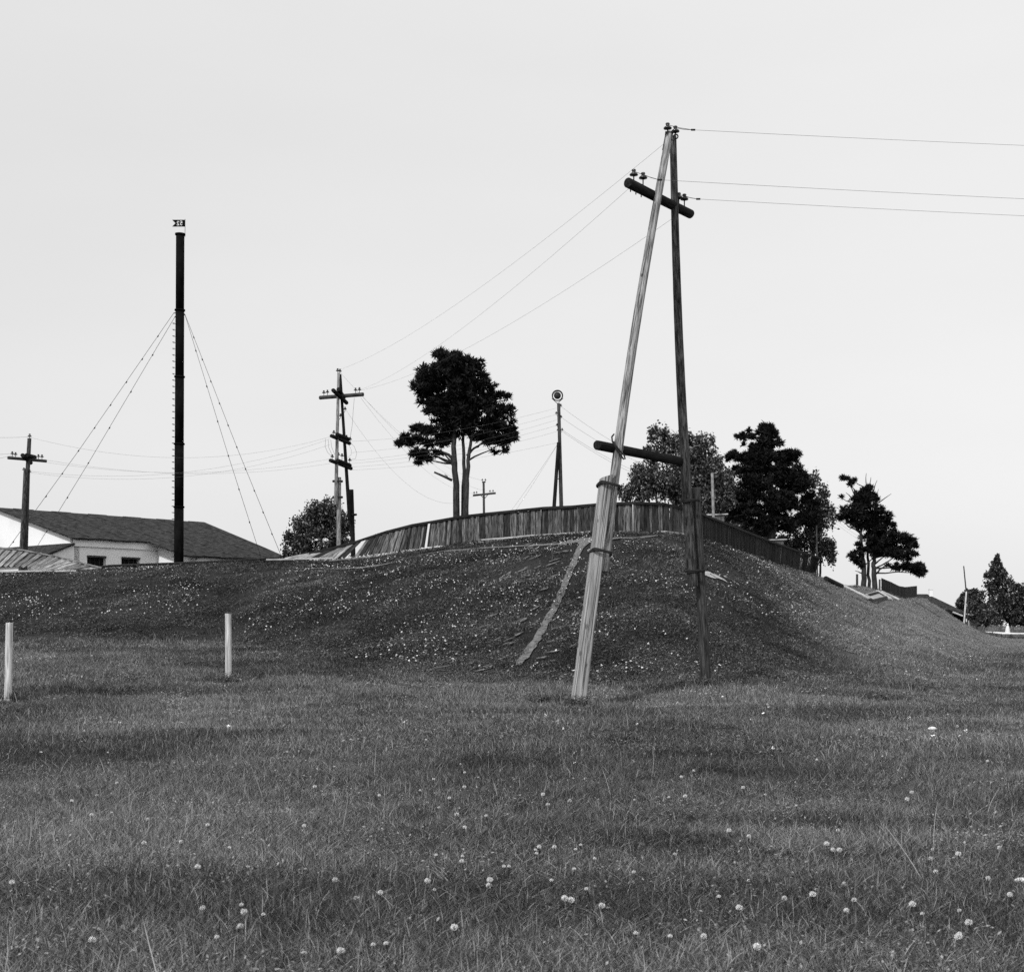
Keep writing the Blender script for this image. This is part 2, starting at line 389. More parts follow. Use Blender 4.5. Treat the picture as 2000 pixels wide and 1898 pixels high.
# ------------------------------------------------------------------ the ground
def build_ground():
    us = np.concatenate([np.linspace(-1.6, -.52, 40, endpoint=False), np.linspace(-.52, .52, 460), np.linspace(.52, 1.6, 41)[1:]])
    Ys = np.concatenate([np.linspace(1.5, 5, 6, endpoint=False), np.geomspace(5, 60, 330, endpoint=False), np.geomspace(60, 320, 130, endpoint=False), np.geomspace(320, 5000, 24)])
    U, YY = np.meshgrid(us, Ys); X = U * YY; Z = gz(X, YY); nu, nY = len(us), len(Ys)
    Vm = np.stack([X, YY, Z], -1).reshape(-1, 3)
    idx = np.arange(nu * nY).reshape(nY, nu)
    Fq = np.stack([idx[:-1, :-1], idx[:-1, 1:], idx[1:, 1:], idx[1:, :-1]], -1).reshape(-1, 4)
    base = len(Vm)
    back = np.stack([us * 30, np.full(nu, -40.0), np.zeros(nu)], -1)
    Vm = np.concatenate([Vm, back]); bi = np.arange(base, base + nu)
    Fb = np.stack([bi[:-1], bi[1:], idx[0, 1:], idx[0, :-1]], -1)
    me = mesh_np('ground', Vm, np.concatenate([Fq, Fb]), True)
    a = me.attributes.new('tone', 'FLOAT', 'POINT'); a.data.foreach_set('value', turf_tone(Vm[:, 0], Vm[:, 1]).astype(np.float32))
    o = link('ground', me, M_ground); o['kind'] = 'structure'; o['label'] = 'grassy meadow rising into a broad earth mound'
    return o
build_ground()

KEEP = []
def off_path(X, Y, pad):
    ok = np.ones(len(X), bool)
    for x0, y0, x1, y1, hw, soft in KEEP:
        if y0 > 150: continue
        dx, dy = x1 - x0, y1 - y0; t = np.clip(((X - x0) * dx + (Y - y0) * dy) / (dx * dx + dy * dy + 1e-9), 0, 1)
        ok &= np.hypot(X - x0 - t * dx, (Y - y0 - t * dy) * .75) > hw + pad * soft
    return ok

def strip(name, pts, widths, mat, dz=.012, rag=.25, kind='structure', label=None, parent=None, seed=0, sub=6, crown=.0):
    """ribbon laid on the ground, ragged edges"""
    rg = np.random.default_rng(seed); P = [Vector((p[0], p[1], 0)) for p in pts]
    for i in range(len(P) - 1): KEEP.append((P[i].x, P[i].y, P[i + 1].x, P[i + 1].y, (widths[i] + widths[i + 1]) / 4, 1.0 if kind else .3))
    Q = []; Wd = []
    for i in range(len(P) - 1):
        for k in range(sub): t = k / sub; Q.append(P[i].lerp(P[i + 1], t)); Wd.append(widths[i] * (1 - t) + widths[i + 1] * t)
    Q.append(P[-1]); Wd.append(widths[-1]); V = []; Fc = []
    na = 5
    for i, q in enumerate(Q):
        d = (Q[min(i + 1, len(Q) - 1)] - Q[max(i - 1, 0)]).normalized(); s = Vector((d.y, -d.x, 0))
        wl = Wd[i] * (1 + rag * (rg.random() - .5) * 2); wr = Wd[i] * (1 + rag * (rg.random() - .5) * 2)
        for k in range(na):
            f = k / (na - 1); q2 = q + s * (-wl / 2 + f * (wl + wr) / 2)
            V.append((q2.x, q2.y, float(gz(q2.x, q2.y)) + dz + crown * math.sin(math.pi * f)))
    for i in range(len(Q) - 1):
        for k in range(na - 1): a = i * na + k; Fc.append((a, a + 1, a + na + 1, a + na))
    o = link(name, set_mesh(bpy.data.meshes.new(name), V, Fc, True), mat, parent)
    if kind: o['kind'] = kind
    if label: o['label'] = label
    return o

# worn footpath up the front of the mound, with little trodden steps beside it
pp = [hit(*q) for q in [(1011, 1302), (1022, 1288), (1040, 1262), (1062, 1226), (1082, 1190), (1101, 1150), (1114, 1116), (1126, 1090), (1138, 1066), (1148, 1052)]]
path_o = strip('footpath', pp, [.10, .22, .18, .17, .17, .16, .16, .16, .26, .5], M_dirt, dz=.035, rag=.3, label='narrow bare earth footpath worn up the front of the grassy mound', seed=1)
rg = random.Random(5)
for i in range(95):
    f = rg.random(); k = f * (len(pp) - 1); a = pp[int(k)].lerp(pp[min(int(k) + 1, len(pp) - 1)], k % 1)
    side = -1 if rg.random() < .68 else 1
    off = side * (.35 + rg.random() ** 1.3 * (1.5 if side < 0 else .9))
    c = Vector((a.x + off, a.y + .25 * off * 0 + rg.uniform(-.3, .3), 0)); hl = rg.uniform(.05, .17)
    strip('earth_step', [(c.x - hl, c.y - .10 + rg.uniform(-.1, .05)), (c.x, c.y + .02), (c.x + hl, c.y + .12 + rg.uniform(-.05, .1))], [.02, rg.uniform(.06, .15), .02], M_dirt, dz=.05, rag=.5, kind=None, parent=path_o, seed=i, sub=3)
tr = [hit(*q) for q in [(548, 1112), (640, 1112), (742, 1105), (790, 1093), (868, 1077), (950, 1071), (1010, 1068), (1080, 1064), (1140, 1056)]]
strip('footpath', tr, [.10, .2, .28, .28, .28, .24, .3, .6, .9], M_dirt, dz=.025, rag=.55, label='faint trodden track along the slope just below the board fence', seed=2)
tr = [hit(*q) for q in [(1172, 1054), (1220, 1052), (1262, 1050), (1298, 1047)]]
strip('footpath', tr, [.5, .32, .3, .15], M_dirt, dz=.025, rag=.4, label='short pale trodden strip below the fence corner behind the leaning poles', seed=3)
for i, q in enumerate([(1378, 1121, 1.0), (1400, 1127, .9), (1425, 1133, .5)]):
    h = hit(q[0], q[1]); strip('footpath', [(h.x - .25, h.y + .1), (h.x, h.y), (h.x + .28, h.y - .1)], [.1, q[2] * .7, .08], M_sand, dz=.03, rag=.5, label='small bare sandy scar on the mound slope beside the dark leaning pole', seed=10 + i)
# gravel road far off
rp = [(118 + k * 8, 232 - k * .3) for k in range(-8, 30)]
strip('road', [(60 + k * 6, 226 + k * .4) for k in range(0, 40)], [26] * 40, M_road, dz=.10, rag=.03, label='pale gravel road crossing the far edge of the meadow', seed=4, sub=2)

# ------------------------------------------------------------------ reusable small meshes
INSUL = lathe_mesh('insulator', [(.012, -.01), (.030, .0), (.066, .006), (.072, .018), (.060, .036), (.036, .050), (.026, .066), (.034, .078), (.038, .090), (.030, .104), (.012, .110)], 12)
INSUL.materials.append(M_insul)
def insulator(p, parent, s=1.0, side=None, drop=.13):
    """porcelain bell on an iron hook pin"""
    p = Vector(p)
    o = link('insulator', INSUL, None, parent, Matrix.Translation(p) @ Matrix.Diagonal((s, s, s, 1)))
    if side is None: pts = [p + Vector((0, 0, .03 * s)), p + Vector((0, 0, -drop))]
    else:
        d = Vector(side); pts = [p + Vector((0, 0, .03 * s)), p + Vector((0, 0, -.05 * s)), p + d * .4 + Vector((0, 0, -.09 * s)), p + d]
    pin = tube('pin', pts, .011 * s, M_iron, None, 6)
    pin.parent = o; pin.matrix_parent_inverse = WM[o.name].inverted()
    return o

def band(name, c, axis, rx, ry, xdir, mat, parent, r=.018):
    """flat iron or twisted wire lashing round two timbers"""
    axis = Vector(axis).normalized(); xd = Vector(xdir); xd = (xd - axis * xd.dot(axis)).normalized(); yd = axis.cross(xd)
    Vs, Fs = [], []
    for j, off in enumerate((-r * 1.1, 0, r * 1.1)):
        pts = []
        for k in range(20):
            a = 2 * math.pi * k / 20
            ca, sa = math.cos(a), math.sin(a); q = .5
            pts.append(Vector(c) + axis * (off + .006 * math.sin(3 * a + j)) + xd * rx * math.copysign(abs(ca) ** q, ca) + yd * ry * math.copysign(abs(sa) ** q, sa))
        V, Fc = tube_np(pts, r, 6, True); merge_into(Vs, Fs, V, Fc)
    return link(name, set_mesh(bpy.data.meshes.new(name), Vs, Fs, True), mat, parent)

def wire(p0, p1, sag, label, group, r=.004, n=28):
    p0 = Vector(p0); p1 = Vector(p1); pts = []
    for i in range(n + 1):
        t = i / n; q = p0.lerp(p1, t); q.z -= 4 * sag * t * (1 - t); pts.append(q)
    o = tube('overhead_wire', pts, r, M_wire, None, 4)
    return tag(o, label, 'wire', group)

# ------------------------------------------------------------------ the leaning two-legged pole in front
def build_near_pole():
    base = W(1122, 1385, 21.5); base.z = float(gz(base.x, base.y))
    t = thing('utility_pole', 'tall two-legged wooden utility pole, pale leg spliced to a squared timber', 'utility pole', base)
    yl = lambda py: 21.55 + (1385 - py) / (1385 - 262) * 1.55
    yr = lambda py: 24.8 - (1342 - py) / (1342 - 262) * 1.45
    # pale leg, slightly bowed: built from a dense mesh along its own axis
    a, b = W(1178, 1117, yl(1117) + .10), W(1308, 259, yl(259))
    up = log('leg', a, b, .083, .062, M_pale_pole, t, seg=20, rings=40, rough=.035, seed=3)
    # bow it towards the photo's left by moving vertices in its own frame
    M = up.matrix_world.copy() if False else WM[up.name]; inv = M.to_3x3().inverted(); dloc = inv @ Vector((-.075, 0, 0)); Lg = (b - a).length
    for v in up.data.vertices:
        s = math.sin(math.pi * min(max(v.co.z / Lg, 0), 1)); v.co += dloc * s
    up['label'] = 'pale sun-bleached round leg'
    # squared timber stub
    a0, b0 = W(1124, 1385, 21.5), W(1184, 931, yl(931) - .06); a0.z = float(gz(a0.x, a0.y)) - .25
    st = bar('stub', a0, b0, .205, .185, M_timber, t, up=(0.25, -1, 0), taper=.86, bev=.16, cut=-.045); st['label'] = 'pale squared timber stub with long drying cracks'
    # dark leg
    a, b = W(1353, 1145, yr(1145) - .12), W(1314, 266, yr(266) + .03)
    dl = log('leg', a, b, .094, .058, M_dark_pole, t, seg=20, rings=40, rough=.045, seed=5); dl['label'] = 'dark weathered round leg'
    inv = WM[dl.name].to_3x3().inverted(); dloc = inv @ Vector((-.05, 0, 0)); Lg = (b - a).length
    for v in dl.data.vertices:
        s = math.sin(math.pi * min(max(v.co.z / Lg, 0), 1)); v.co += dloc * s
    a, b = W(1381, 1342, 24.8), W(1358, 952, yr(952) + .08); a.z = float(gz(a.x, a.y)) - .25
    sd = log('stub', a, b, .098, .082, M_stub_dark, t, seg=16, rings=16, rough=.05, seed=6); sd['label'] = 'dark round stub'
    # cross arm and brace, both behind the legs
    a, b = W(1226, 357, 22.35), W(1349, 412, 24.05); b.z = a.z
    arm = log('crossarm', a, b, .082, .078, M_black_log, t, seg=16, rings=8, rough=.03, seed=8); arm['label'] = 'tarred black log crossarm'
    armz = a.z; A0, A1 = a.copy(), b.copy()
    a, b = W(1166, 869, 21.95), W(1338, 908, 24.25); b.z = a.z
    log('brace', a, b, .078, .076, M_black_log, t, seg=16, rings=8, rough=.03, seed=9)
    n0 = W(1329, 898, yr(900) - .10)
    bar('notch', n0 + Vector((-.02, 0, -.09)), n0 + Vector((.0, 0, .09)), .05, .05, M_timber, t)
    # lashings
    ax = (W(1305, 262, 23.1) - W(1122, 1385, 21.5)).normalized()
    for (px0, px1, py, yy) in ((1164, 1207, 949, yl(949)), (1150, 1191, 1079, yl(1079))):
        c = W((px0 + px1) / 2, py, yy - .015) + Vector((.02, 0, -.005)); band('lashing', c, ax, (px1 - px0) / F * yy / 2 - .004, .172, (1, .15, -.25), M_iron, t, .013)
    ax2 = (W(1316, 262, 23.3) - W(1381, 1342, 24.8)).normalized()
    for (px0, px1, py) in ((1330, 1364, 976), (1339, 1374, 1113)):
        c = W((px0 + px1) / 2, py, yr(py) - .02); band('lashing', c, ax2, (px1 - px0) / F * yr(py) / 2 + .008, .19, (1, .1, -.05), M_iron, t, .014)
    # iron tie loop hung over the brace and round the pale leg
    yy = yl(880) - .10
    lp = [W(1199, 848, yy + .2), W(1195, 853, yy), W(1196, 862, yy), W(1203, 875, yy), W(1212, 888, yy), W(1218, 897, yy), W(1221, 896, yy + .02), W(1219, 889, yy + .03), W(1213, 883, yy + .02), W(1205, 873, yy), W(1198, 862, yy + .02)]
    tube('tie_loop', lp, .013, M_iron, t, 8)
    # top iron strap plate with hooks
    yy = yl(270) - .03
    bar('strap', W(1296, 293, yl(293)), W(1302, 262, yl(262)), .045, .05, M_iron, t)
    bar('cap_plate', W(1299, 261, yy + .02), W(1310, 262, yy + .02), .06, .05, M_iron, t)
    ring = [W(1320, 267, yy) + Vector((math.cos(k * .52) * .036, 0, math.sin(k * .52) * .036)) for k in range(12)]
    tube('eye_ring', ring, .012, M_iron, t, 6, True)
    ins = {}
    for key, px, py, Y in (('t1', 1304, 253, yy - .02), ('t2', 1319, 259, yy - .05)):
        ins[key] = W(px, py, Y); insulator(ins[key], t, 1.0, side=(-.03 if key == 't1' else -.06, .03, -.11))
    d = (A1 - A0).normalized()
    def on_arm(f): return A0 + (A1 - A0) * f + Vector((0, 0, .085))
    for key, f in (('a1', .09), ('a2', .20), ('a3', .86), ('a4', .80)):
        p = on_arm(f) + Vector((0, 0, .075)) + (Vector((.03, -.03, 0)) if key in ('a2', 'a3') else Vector())
        ins[key] = p; insulator(p, t, 1.0, drop=.22)
    # bolt ends under the arm
    for f in (.04, .12, .20):
        q = A0 + (A1 - A0) * f + Vector((0, -.02, -.075)); tube('bolt', [q, q + Vector((0, 0, -.06))], .010, M_iron, t, 6)
    def seg_wire(p, q): tube('tie_wire', [p, (p + q) / 2 + Vector((0, 0, -.01)), q], .0045, M_iron, t, 5)
    up_ = Vector((0, 0, .10)); j = {}
    j['top'] = W(1352, 254, yy - .02); j['mid'] = W(1287, 351.5, 22.3); j['low'] = W(1362, 389, 23.4)
    for a_, b_ in (('t1', 'top'), ('t2', 'top'), ('a1', 'mid'), ('a2', 'mid'), ('a4', 'low'), ('a3', 'low')): seg_wire(ins[a_] + Vector((0, 0, .075)), j[b_])
    for k in j:
        tube('splice', [j[k] + Vector((-.02, 0, 0)), j[k] + Vector((.05, 0, 0))], .016, M_iron, t, 6)
    def far_right(p, px, py, Y):
        q = W(px, py, Y); return p + (q - p) * 6.5
    wire(j['top'], far_right(j['top'], 2000, 264.5, 24.6), .35, 'thin wire running away from the very top of the two-legged pole', 'wires leaving the two-legged pole over the meadow', .0028)
    wire(j['mid'], far_right(j['mid'], 2000, 368, 23.8), .35, 'thin wire running over the meadow from the crossarm end with two insulators', 'wires leaving the two-legged pole over the meadow', .0028)
    wire(j['low'], far_right(j['low'], 2000, 402, 24.8), .35, 'thin wire running over the meadow from the crossarm end beside the dark leg', 'wires leaving the two-legged pole over the meadow', .0028)
    return t, ins, A0, A1
NEAR, NI, NA0, NA1 = build_near_pole()

# ------------------------------------------------------------------ other poles
def build_far_double_pole():
    Y = 60.0; P = lambda px, py, dy=0.0: W(px, py, Y + dy)
    b = P(661, 1046); b.z = float(gz(b.x, b.y))
    t = thing('utility_pole', 'two-legged utility pole with stacked crossarms behind the collapsing fence', 'utility pole', b)
    log('leg', P(655.5, 986, -.25), P(661.5, 728, 0), .085, .058, M_pale_pole, t, seg=12, rings=10, seed=21)['label'] = 'pale front leg'
    a = P(661, 1050, -.1); a.z = float(gz(a.x, a.y)) - .3
    log('stub', a, P(662.5, 932, -.05), .105, .09, M_pale_pole, t, seg=12, rings=6, seed=22)
    log('leg', P(683, 1017, .95), P(664.5, 731, .2), .085, .055, M_black_log, t, seg=12, rings=10, seed=23)['label'] = 'black tarred rear leg'
    a = P(691.5, 1045, 1.1); a.z = float(gz(a.x, a.y)) - .3
    log('stub', a, P(686, 956, 1.15), .11, .10, M_black_log, t, seg=12, rings=6, seed=24)
    a, c = P(624.5, 777, .45), P(709.5, 770.5, -.45); c.z = a.z
    log('crossarm', a, c, .085, .085, M_stub_dark, t, seg=12, rings=6, seed=25)
    out = {'l': a, 'r': c}
    for (q0, q1, y0, y1) in (((650.5, 762), (677, 787), -.9, .9), ((661, 760), (672, 776), -.5, .6)):
        log('spacer_log', P(*q0, y0), P(*q1, y1), .09, .09, M_black_log, t, seg=10, rings=3, seed=26)
    for (q0, q1, y0, y1) in (((647, 851), (683, 866), -.6, .9), ((658, 848), (681, 858), -.3, .9), ((645, 899), (686, 915), -.7, 1.0), ((659, 899), (684, 909), -.3, .9)):
        log('crossarm', P(*q0, y0), P(*q1, y1), .085, .085, M_black_log, t, seg=10, rings=3, seed=27)
    for (px, py, dy) in ((632.5, 768, .4), (639.5, 767, .35), (694.5, 763, -.3), (702, 762, -.35), (659.5, 725, 0), (664, 726, .05), (677, 855, .6), (684, 859, .8), (649, 893, -.5), (661, 889, .1), (668, 891, .3), (683, 900, .9), (652, 846, -.4)):
        insulator(P(px, py, dy), t, 1.15, drop=.22)
    for (px, py) in ((674, 800), (665, 813)):
        insulator(P(px, py, .3), t, 1.1, side=(-.12, .05, -.08))
    for (py) in (940, 971):
        c = P(659.5, py, -.1); band('lashing', c, (0, 0, 1), .21, .15, (1, 0, 0), M_iron, t, .02)
    c = P(687, 1005, 1.1); band('lashing', c, (0, 0, 1), .21, .15, (1, 0, 0), M_iron, t, .02)
    # jumper loops
    for pts in ([(692, 777, -.3), (690, 800, -.2), (688, 830, 0), (684, 855, .7)], [(684, 864, .7), (692, 872, .8), (697, 885, .9), (694, 896, .95), (684, 898, .9)], [(681, 868, .7), (686, 878, .8), (686, 888, .9), (680, 893, .9)],
                [(636, 857, -.5), (635, 872, -.5), (640, 884, -.5), (648, 891, -.5)], [(641, 858, -.5), (642, 874, -.5), (648, 887, -.5)], [(646, 859, -.45), (648, 874, -.4), (654, 888, -.2)]):
        tube('jumper_wire', [P(*q) for q in pts], .006, M_wire, t, 4)
    return t
build_far_double_pole()

def build_left_pole():
    Y = 54.0; P = lambda px, py, dy=0.0: W(px, py, Y + dy)
    b = P(43, 1078); b.z = float(gz(b.x, b.y))
    t = thing('utility_pole', 'single dark utility pole with one crossarm standing before the white gable', 'utility pole', b)
    a = P(47.5, 1085, .05); a.z = float(gz(a.x, a.y)) - .3
    log('pole', P(47, 1052, .05), P(57.5, 856, 0), .105, .075, M_stub_dark, t, seg=12, rings=10, seed=31)
    a2 = P(39, 1085, -.05); a2.z = float(gz(a2.x, a2.y)) - .3
    log('stub', a2, P(50.5, 915, -.10), .10, .085, M_dark_pole, t, seg=12, rings=8, seed=32)
    log('stub', a, P(54.5, 920, .16), .10, .085, M_stub_dark, t, seg=12, rings=8, seed=33)
    a, c = P(15, 894, -.45), P(91, 900.5, .45); c.z = a.z - .02
    log('crossarm', a, c, .06, .06, M_stub_dark, t, seg=10, rings=4, seed=34)
    for (x0, y0, d0, x1, y1, d1) in ((44, 889, -.7, 60, 904, .5), (52, 889, -.5, 68, 893, .6)):
        log('spacer_log', P(x0, y0, d0), P(x1, y1, d1), .085, .085, M_black_log, t, seg=10, rings=3, seed=35)
    for (px, py, d) in ((24, 887, -.35), (30.5, 888.5, -.28), (75, 892.5, .25), (82, 893, .35)): insulator(P(px, py, d), t, 1.0, drop=.16)
    insulator(P(58, 853, 0), t, 1.1, drop=.12)
    insulator(P(46.5, 918, -.1), t, .9, side=(.1, 0, -.06)); insulator(P(58, 922, 0), t, .9, side=(-.1, 0, -.06))
    return t
build_left_pole()

def build_small_pole():
    Y = 95.0; P = lambda px, py, dy=0.0: W(px, py, Y + dy)
    b = P(947.5, 1010); b.z = float(gz(b.x, b.y))
    t = thing('utility_pole', 'distant slim utility pole with one braced crossarm beside the big pine', 'utility pole', b)
    log('pole', b - Vector((0, 0, .3)), P(944.5, 941), .10, .075, M_stub_dark, t, seg=10, rings=6, seed=41)
    a, c = P(924, 967.5, .2), P(968, 963, -.2); log('crossarm', a, c, .07, .07, M_stub_dark, t, seg=8, rings=3, seed=42)
    for s in (-1, 1): bar('arm_brace', P(946, 974), P(946 + s * 8, 965.5 - s * .8), .045, .02, M_iron, t)
    for (px, py) in ((926, 963), (931, 962.5), (957, 960), (963, 959.5), (942, 938), (948, 938)): insulator(P(px, py), t, 1.0, drop=.14)
    log('cap_bar', P(941.5, 941.5), P(948.5, 941), .05, .05, M_iron, t, seg=8, rings=3)
    return t
build_small_pole()

def build_horn_pole():
    Y = 58.0; P = lambda px, py, dy=0.0: W(px, py, Y + dy)
    b = P(1098.6, 985); b.z = float(gz(b.x, b.y))
    t = thing('utility_pole', 'slim dark pole propped by a slanting strut behind the fence corner', 'utility pole', b)
    e = P(1100, 1000); e.z = float(gz(e.x, e.y)) - .3
    log('pole', e, P(1091, 788), .095, .068, M_stub_dark, t, seg=12, rings=8, seed=51)
    e = P(1073, 1000, -.3); e.z = float(gz(e.x, e.y)) - .3
    log('strut', e, P(1090.8, 864, -.1), .09, .07, M_black_log, t, seg=12, rings=6, seed=52)
    for (px, py, sx) in ((1095.5, 793, -1), (1096, 815, -1), (1098, 840, -1), (1086.5, 808, 1), (1088, 831, 1), (1089.5, 841, 1), (1091, 912, 1), (1092, 936, 1)):
        insulator(P(px, py), t, .8, side=(sx * .09, 0, -.04))
    # horn loudspeaker on its V bracket
    c = P(1088.7, 772.8, -.05)
    h = thing('horn_loudspeaker', 'round horn loudspeaker facing the meadow on top of the propped slim pole', 'loudspeaker', c)
    Mh = Matrix.Translation(c) @ Matrix.Rotation(R(90), 4, 'X') @ Matrix.Rotation(R(0), 4, 'Z')
    rim = lathe_mesh('horn_bell', [(.05, -.32), (.09, -.30), (.10, -.20), (.14, -.10), (.20, -.02), (.235, .03), (.24, .045), (.205, .045), (.19, .02), (.18, .0), (.17, .0)], 24)
    link('horn_bell', rim, M_iron, h, Mh)
    link('horn_throat', lathe_mesh('horn_throat', [(.185, -.04), (.188, .012), (.175, .014), (.10, -.03), (.06, -.06)], 24), M_wall, h, Mh)
    link('reflector', lathe_mesh('reflector', [(.02, -.05), (.09, -.02), (.115, .0), (.10, .015), (.05, .03), (.01, .035)], 20), M_iron, h, Mh)
    for ang in (90, 210, 330):
        a = R(ang); d = Vector((math.cos(a), 0, math.sin(a))); bar('spoke', c + d * .05 + Vector((0, .01, 0)), c + d * .21 + Vector((0, .01, 0)), .012, .012, M_iron, h)
    for s in (-1, 1):
        tube('bracket_arm', [P(1091, 789), c + Vector((s * .06, .03, -.27)), c + Vector((s * .24, .03, -.10))], .013, M_iron, h, 6)
    return t
build_horn_pole()

# far spliced pole on the right end of the mound
def build_far_pole():
    b = W(1882.5, 1219, 136); b.z = float(gz(b.x, b.y))
    t = thing('utility_pole', 'distant leaning dark pole spliced onto a pale stub by the roadside trees', 'utility pole', b)
    log('stub', b - Vector((0, 0, .2)), W(1887.4, 1155, 136), .085, .075, M_post_white, t, seg=10, rings=5, seed=61)['label'] = 'pale stub'
    log('pole', W(1888.6, 1172, 136.15), W(1882.2, 1105, 136.1), .075, .055, M_stub_dark, t, seg=10, rings=5, seed=62)
    q = W(1892, 1221, 137); q.z = float(gz(q.x, q.y))
    s = log('stub', W(1890.5, 1160, 136.3), Vector((b.x + .40, 136.2, b.z - .1)), .05, .06, M_stub_dark, t, seg=8, rings=4, seed=63)
    o = log('fence_post', q - Vector((0, 0, .2)), q + Vector((0, 0, .62)), .07, .07, M_post_white, None, seg=10, rings=3, seed=64)
    tag(o, 'short white post standing next to the distant spliced pole', 'post')
build_far_pole()

# white field posts
def field_post(px, base_py, top_py, label, seed, lean=0.0, Y=None):
    b = hit(px, base_py); h = (base_py - top_py) / F * b.y
    t = thing('field_post', label, 'post', b, 'white posts standing in the meadow')
    log('post', b - Vector((0, 0, .25)), b + Vector((lean, 0, h)), .062, .058, M_post_white, t, seg=16, rings=14, rough=.03, seed=seed)
    return t, b
t_, b_ = field_post(15, 1371, 1216, 'bare white round post with a pale board at its foot', 71, .03)
bar('foot_board', b_ + Vector((-.24, -.06, .02)), b_ + Vector((.10, -.10, .035)), .05, .06, M_rail_pale, t_)
field_post(447, 1333, 1197, 'white round post with a flat dark cap in the meadow below the mound', 72, -.015)
cap = bpy.data.objects['field_post.001']; bb = cap.location
link('cap', lathe_mesh('cap', [(.064, 0), (.068, .004), (.068, .012), (.05, .018)], 16), M_stub_dark, cap, Matrix.Translation(bb + Vector((-.015, 0, 1.365 * 0 + (1333 - 1197) / F * bb.y - .003))))

# ------------------------------------------------------------------ wires between the poles
GW = 'thin wires strung between the poles behind the fence'
P2 = lambda px, py, dy=0.0: W(px, py, 60 + dy)
wire(W(1297, 281, 23.0), P2(664, 722), .45, 'thin wire sagging from the two-legged pole top to the stacked-crossarm pole top', 'wires joining the two double poles', .0026, 40)
wire(NA0 + Vector((.12, .1, .02)), P2(697, 764, -.3), .45, 'thin wire sagging from the near end of the tarred crossarm to the stacked-crossarm pole', 'wires joining the two double poles', .0026, 40)
wire(NA1 + Vector((-.15, -.1, .02)), P2(702, 763, -.35), .5, 'thin wire sagging behind the pine from the far end of the tarred crossarm', 'wires joining the two double poles', .0026, 40)
wire(P2(665, 728), W(943, 938, 95), .9, 'wire dropping from the stacked-crossarm pole top to the slim distant pole', GW, .0042)
wire(P2(708, 774, -.4), W(963, 961, 95), .9, 'wire dropping from the long crossarm to the slim distant pole', GW, .0042)
wire(P2(704, 776, -.4), W(928, 964, 95), 1.0, 'second wire dropping from the long crossarm to the slim distant pole', GW, .0042)
wire(P2(676, 801, .3), W(931, 964, 95), 2.0, 'wire sagging from below the long crossarm of the stacked-crossarm pole towards the pine trunk', GW, .0042)
for k, (ya, yb, s) in enumerate(((797, 862, .25), (809, 884, .25), (820, 900, .25), (831, 905, .25), (843, 912, .25), (865, 918, .2))):
    wire(W(1087, ya, 58), P2(686, yb, .9), s, 'faint wire running behind the pine between the loudspeaker pole and the stacked-crossarm pole', 'parallel wires behind the pine', .003)
for k, (y0, y1, s) in enumerate(((794, 895, .2), (815, 905, .2), (838, 925, .2), (841, 932, .2))):
    p = W(1096, y0, 58); q = W(1290, y1 + 14, 66); wire(p, q, s, 'thin wire dropping from the loudspeaker pole towards the birch behind the two-legged pole', 'wires from the loudspeaker pole to the birch', .005)
for k, (x0, y0, y1, s) in enumerate(((58, 854, 853, .85), (47, 919, 857, .75), (58, 923, 868, .75), (30, 893, 896, .6), (82, 897, 905, .5))):
    wire(W(x0, y0, 54), P2(645, y1, -.5), s, ('faint wire behind the black chimney, fixed to the top of the gable pole' if k == 0 else 'faint wire sagging across behind the black chimney below the pole top'), 'wires behind the chimney', .003)
for k, (x0, y0, y1) in enumerate(((57, 853, 836), (24, 886, 868), (30, 888, 905))):
    p = W(x0, y0, 54); q = W(-160, y1, 52); wire(p, q, .15, 'faint wire leaving the pole by the white gable away from the chimney', 'wires leaving the gable pole', .0042)
for k, (y0) in enumerate((1000, 1006)):
    wire(W(1600, y0 - 10, 78), W(1690, y0 + 55, 90), .1, 'faint wire hanging between the willow and the pine group', 'wires between willow and pines', .005)
for k, (x1, y1) in enumerate(((1025, 975), (1008, 985))):
    wire(W(1090, 866, 58), W(x1 - 30, y1 + 40, 60), .05, 'faint stay wire slanting down from the strut joint of the loudspeaker pole', 'stay wires of the loudspeaker pole', .0042)

